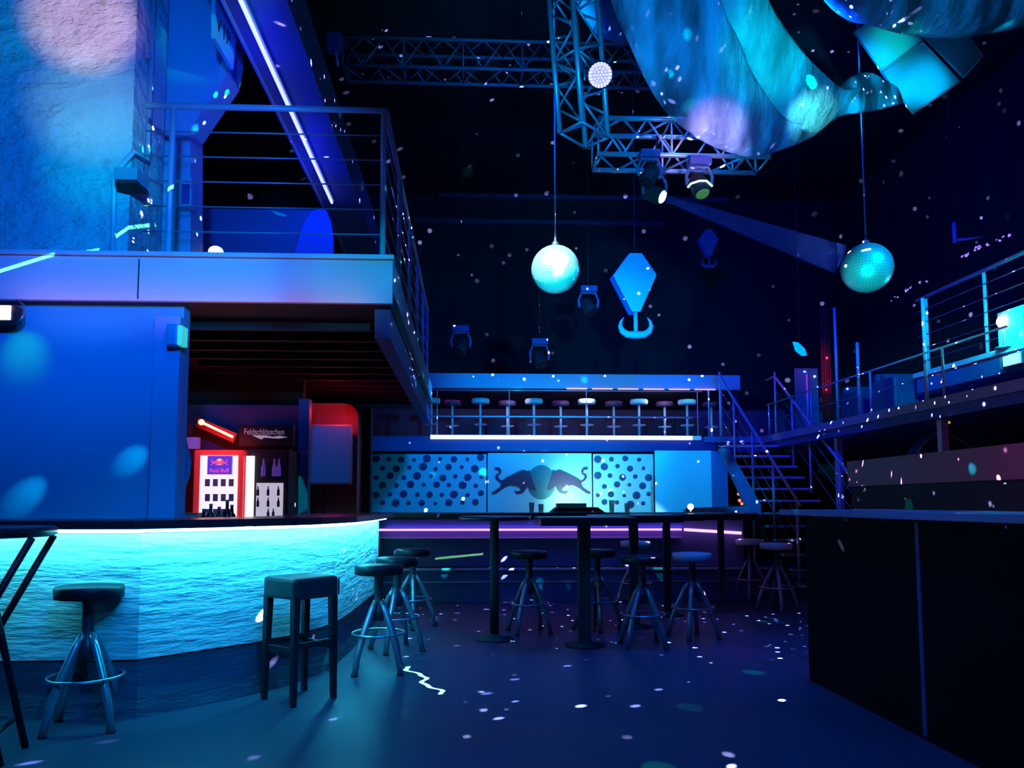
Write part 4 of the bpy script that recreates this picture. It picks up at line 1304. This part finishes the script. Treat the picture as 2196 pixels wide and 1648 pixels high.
# emergency lamp on pilaster
k0, k1 = at(356, 694, Y=5.25), at(388, 740, Y=5.25)
t = thing('wall_lamp', 'small square lamp with greenish lens on the blue pilaster', 'lamp', ((k0.x+k1.x)/2, 5.3, k1.z))
part(MB().box((k0.x, 5.25, k1.z), (k1.x-0.03, 5.38, k0.z)), 'housing', mat('lamp_blue_shell', (0.15, 0.4, 0.6), 0.4), t, 0.01)
part(MB().box((k1.x-0.03, 5.26, k1.z+0.005), (k1.x, 5.37, k0.z-0.01)), 'lens', mat('green_lens', (0.2, 0.9, 0.6), 0.3, em=(0.05, 0.7, 0.5), es=0.7), t)
# hanging cable by doorway
cp = [at(u, v, Y=5.98) for u, v in ((394, 832), (395, 880), (392, 930), (398, 960), (404, 990), (401, 1020), (392, 1045), (390, 1085), (392, 1125))]
t = thing('wall_tube', 'wavy blue tube hanging beside the doorway to the coolers', 'tube', cp[-1])
part(MB().tube(cp, 0.02, 10), 'tube_body', mat('tube_blue', (0.12, 0.4, 0.7), 0.35), t)
part(MB().box((cp[0].x-0.06, 5.9, cp[0].z-0.01), (cp[0].x+0.04, 6.0, cp[0].z+0.02)), 'hanger', M_black, t)
# mezzanine lamp globe + panel in the shape of a spot beam
p = at(463, 540, Y=6.9)
t = thing('globe_lamp', 'glowing white lamp top peeping over the balcony edge', 'lamp', (p.x, 6.9, ZM))
part(MB().sphere(p, 0.065, 20, 14, 0.75), 'globe', M_bulb_w, t)
part(MB().lathe([(0.12, ZM), (0.12, ZM+0.015), (0.015, ZM+0.03), (0.015, p.z-0.04)], (p.x, 6.9, 0), 16), 'stand', M_black, t)
hp = [(628, 700), (632, 540), (650, 480), (668, 455), (685, 446), (700, 452), (710, 475), (715, 510), (716, 700)]
hv = [at(u, v, Y=8.5) for u, v in hp]
hv[0].z = ZM; hv[-1].z = ZM
tag(MB().prism(hv, (0, 0.06, 0)).build('beam_shape', mat('beam_blue', (0.03, 0.2, 0.8), 0.5)), 'bright blue round-topped shape of a light beam on the left balcony', 'screen')  # spot beam's lit shape on the parapet, built as a coloured panel
spot((-0.6, 5.8, 3.6), at(680, 500, Y=8.5), (0, 0.25, 1), 40, 34, 0.8, 0.05)
spot((-0.8, 6.0, 4.4), at(520, 490, Y=8.6), (0, 0.2, 1), 22, 50, 0.8, 0.05)


# ------------------------------------------------------------------ mirror balls
def mirror_ball(c, r, lab, m):
    t = thing('mirror_ball', lab, 'mirror ball', c)
    rnd = random.Random(int(c.x*100))
    mb = MB()
    rows = 26
    for i in range(rows):
        p0, p1 = PI*i/rows, PI*(i+1)/rows
        n = max(6, int(2*rows*math.sin((p0+p1)/2)))
        for j in range(n):
            a0, a1 = 2*PI*j/n, 2*PI*(j+1)/n
            g = 0.04
            b0_, b1_ = a0+(a1-a0)*g, a1-(a1-a0)*g
            q0_, q1_ = p0+(p1-p0)*g, p1-(p1-p0)*g
            vs = [Vector((r*math.sin(q)*math.cos(a), r*math.sin(q)*math.sin(a), r*math.cos(q))) for q, a in ((q0_, b0_), (q1_, b0_), (q1_, b1_), (q0_, b1_))]
            mb.add(vs, [(0, 1, 2, 3)])
    mb.build('mirror_tiles', m, t)
    MB().sphere((0, 0, 0), r*0.975, 32, 20).build('core', mat('grout_silver', (0.3, 0.4, 0.45), 0.5, 0.5), t)
    MB().lathe([(0.035, r-0.01), (0.035, r+0.03), (0.012, r+0.05), (0.012, r+0.09)], (0, 0, 0), 14).build('motor_cap', M_steel, t)
    MB().tube([(0, 0, r+0.05), (0, 0, 9.0-c.z)], 0.008, 8).build('hanging_rod', M_wire, t)
    return t


mirror_ball(BALL1, 0.25, 'brightly lit mirror ball left of the hanging hook block', M_mirror)
mirror_ball(BALL2, 0.25, 'blue-lit mirror ball hanging before the right terrace', M_mirror)

# ------------------------------------------------------------------ crane hooks
def hook(c, s, lab, m, m2):
    t = thing('crane_hook', lab, 'hook', c)
    out = [(-0.12, 0.55), (0.17, 0.55), (0.52, 0.03), (0.12, -0.86), (-0.08, -0.86), (-0.52, 0.0)]
    MB().prism([Vector((x*s, -0.10*s, z*s)) for x, z in out], (0, 0.06*s, 0)).build('block_plate', m, t, bev=0.01)
    o2 = [(x*1.0-0.04, z-0.02) for x, z in out]
    MB().prism([Vector((x*s, 0.12*s, z*s)) for x, z in o2], (0, 0.06*s, 0)).build('block_plate', m2, t)
    MB().box((-0.2*s, -0.04*s, -0.4*s), (0.25*s, 0.12*s, 0.3*s)).build('pulley_core', M_navy, t)
    pts, rs = [], []
    for i in range(11):
        a = -PI*0.93 + (PI*0.93 - 0.5*PI)*0 + (PI*0.86+0.0)*i/10 - 0.0
    L = [(-0.26, -0.98), (-0.33, -1.08), (-0.35, -1.2), (-0.30, -1.31), (-0.18, -1.39), (0.02, -1.40), (0.22, -1.39), (0.34, -1.31), (0.39, -1.2), (0.37, -1.08), (0.30, -0.98)]
    R_ = [0.012, 0.035, 0.055, 0.075, 0.085, 0.09, 0.085, 0.075, 0.055, 0.035, 0.012]
    MB().tube([(x*s, 0, z*s) for x, z in L], [r*s for r in R_], 12).tube([(0.02*s, 0, -0.84*s), (0.02*s, 0, -1.36*s)], 0.05*s, 12).build('double_hook', m, t)
    MB().tube([(0.02*s, 0, 0.5*s), (0.02*s, 0, 9.0-c.z)], 0.010, 8).build('hanging_cable', M_black, t)
    for x, z in ((-0.15, 0.28), (0.38, 0.08), (0.02, -0.28)):
        MB().lathe([(0.04*s, 0), (0.04*s, 0.02*s)], (0, 0, 0), 12).build('bolt', m, t)
        b = COL.objects[-1]
        b.location = (x*s, -0.10*s, z*s)
        b.rotation_euler = (PI/2, 0, 0)
    return t


M_hook = mat('hook_paint', (0.35, 0.55, 0.75), 0.5)
hook(at(1360, 594, Y=11), 0.62, 'big light-blue crane hook block hanging between the mirror balls', M_hook, M_navy)
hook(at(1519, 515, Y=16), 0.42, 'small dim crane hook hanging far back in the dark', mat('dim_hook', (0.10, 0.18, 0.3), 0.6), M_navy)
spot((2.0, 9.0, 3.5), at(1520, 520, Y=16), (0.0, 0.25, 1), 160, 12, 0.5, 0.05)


# ------------------------------------------------------------------ trusses
def truss(name, lab, a, b, w, n, m, seed_vecs, r=0.022, rb=0.011, drop=None):
    """box truss from a to b; seed_vecs: two vectors of the cross-section"""
    t = thing(name, lab, 'truss', a)
    a, b = Vector(a), Vector(b)
    u, v = Vector(seed_vecs[0])*w, Vector(seed_vecs[1])*w
    cs = [(0, 0), (1, 0), (1, 1), (0, 1)]
    for x, y in cs:
        part(MB().tube([a+u*x+v*y, b+u*x+v*y], r, 10), 'chord', m, t)
    for f_ in range(4):
        p, q = cs[f_], cs[(f_+1) % 4]
        mb = MB()
        for i in range(n):
            s0, s1 = i/n, (i+1)/n
            c0_ = p if i % 2 == 0 else q
            c1_ = q if i % 2 == 0 else p
            mb.tube([a.lerp(b, s0)+u*c0_[0]+v*c0_[1], a.lerp(b, s1)+u*c1_[0]+v*c1_[1]], rb, 6)
            if i % 3 == 0:
                mb.tube([a.lerp(b, s0)+u*p[0]+v*p[1], a.lerp(b, s0)+u*q[0]+v*q[1]], rb, 6)
        mb.tube([b+u*p[0]+v*p[1], b+u*q[0]+v*q[1]], rb, 6)
        part(mb, 'lacing', m, t)
    if drop:
        for s_ in drop:
            c = a.lerp(b, s_)+u*0.5+v*1.0
            part(MB().tube([c, (c.x, c.y, 9.0)], 0.008, 6), 'hanging_cable', M_black, t)
    return t


M_truss = mat('aluminium_truss', (0.45, 0.5, 0.55), 0.35, 0.5)
A0 = at(1283, 330, Y=6.75)
A1 = at(1650, 345, Y=6.75)
A1b = A0 + (A1-A0)*1.0
A1b.z = A0.z + (A1.z-A0.z)*0
truss('lighting_truss', 'horizontal aluminium truss passing behind the hanging film', A0, A1b, 0.34, 7, M_truss, ((0, 1, 0), (0, 0, 1)), drop=(0.05, 0.5, 0.95))
B0 = at(1200, 285, Y=6.25)
B1 = at(1168, -120, Y=6.1)
truss('lighting_truss', 'steep aluminium truss rising left of the hanging film', B0, B1, 0.36, 8, M_truss, ((0.72, 0.69, -0.02), (0.45, -0.55, 0.0)), drop=(1.0,))
C0, C1 = at(735, 140, Y=10.5), at(1500, 160, Y=10.5)
C1.z = C0.z
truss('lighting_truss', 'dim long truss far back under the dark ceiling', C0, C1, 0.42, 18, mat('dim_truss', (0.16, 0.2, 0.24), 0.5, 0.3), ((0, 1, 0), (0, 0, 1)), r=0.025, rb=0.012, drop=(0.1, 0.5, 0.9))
spot((1.0, 6.5, 5.5), at(1080, 110, Y=10.5), (0.0, 0.5, 0.7), 200, 60, 0.9, 0.1)
# chain motor hanging from the back truss, left
p = at(718, 90, Y=10.4)
t = thing('chain_hoist', 'dim violet chain hoist hanging at the left end of back truss', 'hoist', p)
part(MB().box((p.x-0.1, 10.3, p.z-0.15), (p.x+0.1, 10.5, p.z+0.1)), 'motor', mat('hoist_paint', (0.15, 0.12, 0.4), 0.5), t, 0.02)
part(MB().tube([(p.x, 10.4, p.z+0.1), (p.x, 10.4, 9.0)], 0.015, 8), 'chain', M_black, t)
part(MB().tube([(p.x+0.02, 10.4, p.z-0.15), (p.x+0.05, 10.4, p.z-0.35)], 0.02, 8), 'hook', M_steelw, t)
# faint cross beams on the back wall
for i, (u0, v0, u1, v1) in enumerate(((900, 328, 1180, 330), (940, 418, 1560, 440), (890, 472, 1420, 480), (940, 360, 1400, 372))):
    p0, p1 = at(u0, v0, Y=18.8), at(u1, v1, Y=18.8)
    struct('trim_%d' % (40+i), MB().box((p0.x, 18.8, p0.z-0.05), (p1.x, 19, p0.z+0.06)), mat('back_beam', (0.07, 0.08, 0.14), 0.6))

# ------------------------------------------------------------------ par can and moving heads on the truss
p = at(1287, 161, Y=5.75)
t = thing('led_par_light', 'round pinkish-white stage lamp full of small dots', 'stage light', p)
n_ = (CAM-p).normalized()
rot = n_.to_track_quat('Z', 'Y').to_matrix().to_4x4()
T = Matrix.Translation(p) @ rot
body = MB().lathe([(0.098, -0.16), (0.104, -0.02), (0.100, 0.0)], (0, 0, 0), 32)
body.v = [T @ q for q in body.v]
part(body, 'housing', M_black, t)
fc = MB().lathe([(0.092, 0.001), (0.092, 0.004)], (0, 0, 0), 32)
fc.v = [T @ q for q in fc.v]
part(fc, 'lens_plate', mat('par_face', (0.8, 0.6, 0.6), 0.4, em=(0.7, 0.2, 0.2), es=0.35), t)
ld = MB()
for ring_, nn2 in ((0.0, 1), (0.025, 6), (0.048, 12), (0.07, 18), (0.085, 22)):
    for j in range(nn2):
        a = 2*PI*j/max(1, nn2)
        s_ = MB().lathe([(0.0085, 0.004), (0.0065, 0.008)], (ring_*math.cos(a), ring_*math.sin(a), 0), 8)
        ld.add([T @ q for q in s_.v], s_.f)
o = part(ld, 'led_dots', mat('par_led', (1, 0.9, 0.85), 0.4, em=(0.95, 0.55, 0.46), es=0.9), t)
o['kind'] = 'stuff'
part(MB().tube([p+Vector((-0.11, 0.08, 0)), p+Vector((-0.11, 0.1, 0.13)), p+Vector((0.11, 0.1, 0.13)), p+Vector((0.11, 0.08, 0))], 0.008, 8), 'yoke', M_steel, t)


def moving_head(p, tgt, lab, lens, s=1.0):
    t = thing('moving_head', lab, 'stage light', p)
    d = (Vector(tgt)-p).normalized()
    rot = d.to_track_quat('Z', 'Y').to_matrix().to_4x4()
    T = Matrix.Translation(p) @ rot
    h = MB().lathe([(0.05*s, -0.14*s), (0.085*s, -0.10*s), (0.09*s, 0.08*s), (0.075*s, 0.10*s)], (0, 0, 0), 20)
    h.v = [T @ q for q in h.v]
    hd = part(h, 'head', M_black, t)
    le = MB().lathe([(0.07*s, 0.10*s), (0.06*s, 0.112*s)], (0, 0, 0), 20)
    le.v = [T @ q for q in le.v]
    part(le, 'lens', lens, t)
    part(MB().tube([p+Vector((-0.12*s, 0, 0)), p+Vector((-0.13*s, 0, 0.1*s)), p+Vector((-0.09*s, 0, 0.2*s)), p+Vector((0.09*s, 0, 0.2*s)), p+Vector((0.13*s, 0, 0.1*s)), p+Vector((0.12*s, 0, 0))], 0.018*s, 8), 'yoke', mat('yoke_violet', (0.12, 0.14, 0.3), 0.4), t)
    part(MB().box(p+Vector((-0.11*s, -0.08*s, 0.2*s)), p+Vector((0.11*s, 0.08*s, 0.28*s))), 'base_box', M_navy, t, 0.01)
    return t


HB = at(1404, 417, Y=6.9)
moving_head(HB, at(1404+160, 417+55, Y=6.5), 'moving-head lamp with brilliant cyan lens and blue beam', mat('beam_lens', (0.5, 1, 1), 0.3, em=(0.25, 0.85, 1), es=6), 0.85)
part(MB().tube([HB+Vector((0, 0, 0.24)), HB+Vector((0, -0.15, 0.5)), Vector((HB.x, 6.8, A0.z))], 0.012, 8), 'hanging_rod', M_black, bpy.data.objects['moving_head'])
H2 = at(1393, 378, Y=6.55)
h2 = moving_head(H2, H2+Vector((-0.5, -0.3, -1)), 'dark moving-head lamp clamped right above the lit one', M_blackgloss, 0.8)
part(MB().tube([H2+Vector((0, 0, 0.2)), Vector((H2.x, 6.8, A0.z+0.01))], 0.014, 8), 'clamp_rod', M_black, h2)
H3 = at(1500, 400, Y=6.6)
moving_head(H3, H3+Vector((0.2, -0.4, -1)), 'moving-head lamp with a curved yellow-green glint', mat('lime_lens', (0.5, 0.7, 0.1), 0.3, em=(0.3, 0.5, 0.1), es=0.12), 0.9)
h3 = [o for o in COL.objects if o.name.startswith('moving_head')][-1]
part(MB().tube([at(u, v, Y=6.5) for u, v in ((1475, 402), (1482, 394), (1500, 388), (1515, 388), (1528, 400))], 0.010, 8), 'glint_arc', mat('lime_glint', (0.8, 0.9, 0.6), 0.4, em=(0.75, 0.95, 0.6), es=0.9), h3)  # curved glint on the lamp, built as a glowing tube
part(MB().tube([H3+Vector((0, 0, 0.25)), Vector((H3.x, 6.8, A0.z))], 0.012, 8), 'clamp_rod', M_black, h3)

for (u, v, y, dx, lab) in ((1262, 660, 12.4, 0.4, 'dim stage lamp hanging just below and right of the bright mirror ball'), (988, 745, 12.6, -0.3, 'dim stage lamp above the left part of the gallery canopy'), (1157, 772, 12.8, 0.3, 'dim stage lamp hanging close over the middle of the gallery canopy')):
    hp_ = at(u, v, Y=y)
    h4 = moving_head(hp_, hp_+Vector((dx, -0.6, -1)), lab, M_blackgloss, 1.25)
    part(MB().tube([hp_+Vector((0, 0, 0.3)), (hp_.x, hp_.y, 9.0)], 0.008, 6), 'hanging_rod', M_black, h4)

# the beam: a cone of haze shaped along the lamp's throw
BT = at(1800, 556, Y=6.7)
sb = spot(HB + (BT-HB).normalized()*0.16, BT, (0.0, 0.12, 1), 60000, 3.4, 0.9, 0.01)
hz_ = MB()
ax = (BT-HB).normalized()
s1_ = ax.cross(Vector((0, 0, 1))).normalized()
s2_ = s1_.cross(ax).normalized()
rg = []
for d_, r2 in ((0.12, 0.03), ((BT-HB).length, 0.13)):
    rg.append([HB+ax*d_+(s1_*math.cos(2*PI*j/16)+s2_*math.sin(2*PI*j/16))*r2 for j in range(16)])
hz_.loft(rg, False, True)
hm = bpy.data.materials.new('stage_haze')
hm.use_nodes = True
nt = hm.node_tree
nt.nodes.remove(nt.nodes['Principled BSDF'])
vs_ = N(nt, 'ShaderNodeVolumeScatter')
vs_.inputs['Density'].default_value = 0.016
vs_.inputs['Color'].default_value = (0.12, 0.4, 1, 1)  # blue light of the beam put into the haze colour
nt.links.new(vs_.outputs[0], nt.nodes['Material Output'].inputs['Volume'])
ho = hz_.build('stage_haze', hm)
tag(ho, 'faint blue-tinted haze in the beam of the lit moving-head lamp', 'haze')
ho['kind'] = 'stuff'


# ------------------------------------------------------------------ hanging film and panels
def catmull(pts, n):
    out = []
    P = [Vector((*p, 0)) for p in pts]
    P = [P[0]*2-P[1]] + P + [P[-1]*2-P[-2]]
    segs = len(P)-3
    for i in range(n+1):
        s_ = i/n*segs
        k = min(int(s_), segs-1)
        t_ = s_-k
        p0_, p1_, p2_, p3_ = P[k:k+4]
        q = 0.5*((2*p1_)+(p2_-p0_)*t_+(2*p0_-5*p1_+4*p2_-p3_)*t_*t_+(3*p1_-p0_-3*p2_+p3_)*t_**3)
        out.append((q.x, q.y))
    return out


def balloon(eA, eB, y0, y1, depth, n=30, seg=20, wob=0.02, seed=1):
    """inflated sleeve whose silhouette runs between two outlines; depth = bulge as a share of its width"""
    A, B = catmull(eA, n), catmull(eB, n)
    rings = []
    rnd = random.Random(seed)
    ph = rnd.random()*6
    for i in range(n+1):
        yy = y0+(y1-y0)*i/n
        a, b = at(*A[i], Y=yy), at(*B[i], Y=yy)
        c = (a+b)/2
        h = (b-a)/2
        w = h.length
        rg_ = []
        for j in range(seg):
            th = 2*PI*j/seg
            k = 1+wob*math.sin(5*th+ph+i*0.35)
            rg_.append(c+h*math.cos(th)*(1 if j in (0, seg//2) else k)+Vector((0, -1, 0))*w*depth*math.sin(th)*k)
        rings.append(rg_)
    return MB().loft(rings, True, True)


t = thing('inflatable_film', 'huge translucent blue film sleeve swooping down from the ceiling', 'decoration', at(1500, 200, Y=5.8))
outer = [(1262, -520), (1290, -120), (1312, 0), (1345, 85), (1388, 180), (1435, 248), (1500, 297), (1565, 325), (1622, 335), (1690, 316), (1745, 292), (1800, 250), (1870, 238), (1935, 222)]
inner = [(1490, -520), (1520, -120), (1545, 0), (1580, 80), (1605, 150), (1640, 205), (1670, 240), (1700, 262), (1730, 262), (1762, 228), (1792, 196), (1822, 166), (1868, 156), (1922, 186)]
part(balloon(outer, inner, 5.3, 6.2, 0.30, 44, 24, 0.03, 3), 'front_sleeve', M_film, t)
o2 = [(1495, -480), (1525, -120), (1545, 0), (1585, 90), (1612, 160), (1650, 215), (1690, 262), (1740, 285), (1780, 262), (1810, 235)]
i2 = [(1560, -480), (1600, -120), (1645, 0), (1682, 62), (1730, 122), (1765, 160), (1798, 190), (1815, 195), (1830, 190), (1850, 190)]
part(balloon(o2, i2, 5.2, 6.1, 0.40, 36, 24, 0.03, 5), 'teal_sleeve', M_film2, t)
part(MB().tube([at(1420, -500, Y=5.4), Vector((at(1420, -500, Y=5.4).x, 5.4, 9.0))], 0.01, 6), 'hanging_cable', M_black, t)
t = thing('inflatable_film', 'pale membrane bulging down over the hanging quilted panels', 'decoration', at(2000, -60, Y=6.2))
lo = [(1745, -30), (1790, 12), (1830, 38), (1890, 52), (1960, 68), (2040, 72), (2120, 66), (2196, 56), (2300, 20)]
hi = [(1745, -60), (1790, -150), (1830, -200), (1890, -230), (1960, -240), (2040, -240), (2120, -230), (2196, -210), (2300, -150)]
part(balloon(lo, hi, 6.0, 6.4, 0.5, 36, 24, 0.015, 8), 'membrane', M_film, t)
part(MB().tube([at(2000, -200, Y=6.2), Vector((at(2000, -200, Y=6.2).x, 6.2, 9.0))], 0.01, 6), 'hanging_cable', M_black, t)
t = thing('inflatable_film', 'small dark fold of film behind the steep truss', 'decoration', at(1290, 30, Y=6.9))
lo = [(1215, -60), (1240, 10), (1262, 52), (1285, 78), (1330, 92), (1365, 80)]
hi = [(1230, -120), (1280, -60), (1310, -30), (1330, 0), (1350, 30), (1370, 60)]
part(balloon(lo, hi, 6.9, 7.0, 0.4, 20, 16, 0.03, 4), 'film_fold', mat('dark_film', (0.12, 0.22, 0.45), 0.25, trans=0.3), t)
part(MB().tube([at(1290, -20, Y=6.95), Vector((at(1290, -20, Y=6.95).x, 6.95, 9.0))], 0.01, 6), 'hanging_cable', M_black, t)


def cushion(corners, y0, m, lab):
    C = [at(u, v, Y=yy) for (u, v), yy in zip(corners, y0)]
    c = sum(C, Vector())/4
    t = thing('fabric_panel', lab, 'fabric panel', c)
    nrm = (C[1]-C[0]).cross(C[3]-C[0]).normalized()
    if nrm.y > 0:
        nrm = -nrm
    K = 12
    mb = MB()
    for side in (1, -1):
        vs = []
        for i in range(K+1):
            for j in range(K+1):
                a, b = i/K, j/K
                p = C[0].lerp(C[1], a).lerp(C[3].lerp(C[2], a), b)
                bl = (math.sin(PI*a)*math.sin(PI*b))**0.5*0.07
                vs.append(p+nrm*bl*side)
        fs = [(i*(K+1)+j, (i+1)*(K+1)+j, (i+1)*(K+1)+j+1, i*(K+1)+j+1) for i in range(K) for j in range(K)]
        mb.add(vs, fs, True)
    part(mb, 'cushion', m, t)
    part(MB().tube([C[0], C[1], C[2], C[3]], 0.012, 8, closed=True), 'frame_tube', M_wire, t)
    top = max(C, key=lambda q: q.z)
    part(MB().tube([top, (top.x, top.y, 9.0)], 0.006, 6), 'hanging_cable', M_black, t)
    return t


M_cush = mat('quilted_fabric', (0.45, 0.65, 0.7), 0.5)
cushion([(1832, 70), (1905, 20), (1977, 88), (1890, 153)], (6.9, 7.0, 6.8, 6.7), M_cush, 'upper left quilted panel with teal sheen, beside the film sleeve')
cushion([(1890, 155), (1978, 91), (2058, 176), (1957, 243)], (6.7, 6.8, 6.6, 6.5), M_cush, 'lowest and brightest blue quilted panel')
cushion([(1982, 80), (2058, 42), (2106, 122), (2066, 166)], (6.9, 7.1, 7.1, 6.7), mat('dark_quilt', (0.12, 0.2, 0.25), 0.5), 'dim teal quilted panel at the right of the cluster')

# ------------------------------------------------------------------ laser lines
G = (0.1, 1.0, 0.35)
laser((0.2, 1.5, 2.2), at(-20, 588, Y=5.3), at(115, 546, Y=5.3), G, 7000, 0.0022)
laser((0.2, 1.5, 3.6), at(135, 545, Y=5.6), at(215, 532, Y=5.6), G, 4000, 0.0016)
laser((0.2, 1.5, 3.6), at(240, 520, Y=5.7), at(328, 493, Y=6.2), G, 7000, 0.0022)
laser((0.9, 3.5, 3.0), at(875, 1430, Z=0), at(945, 1490, Z=0), (0.55, 1.0, 0.3), 26000, 0.0045, wig=0.008)
laser((0.5, 6.5, 2.6), at(822, 1183, Y=9.5), at(912, 1165, Y=9.5), (0.4, 1.0, 0.2), 3000, 0.006)
laser((1.5, 6.5, 2.4), at(945, 1188, Y=9.6), at(1045, 1178, Y=9.6), (0.4, 1.0, 0.2), 2500, 0.003)
laser((1.5, 7.5, 3.4), at(628, 1030, Y=8.15), at(655, 1095, Y=8.15), (0.0, 1.0, 0.6), 1500, 0.004)
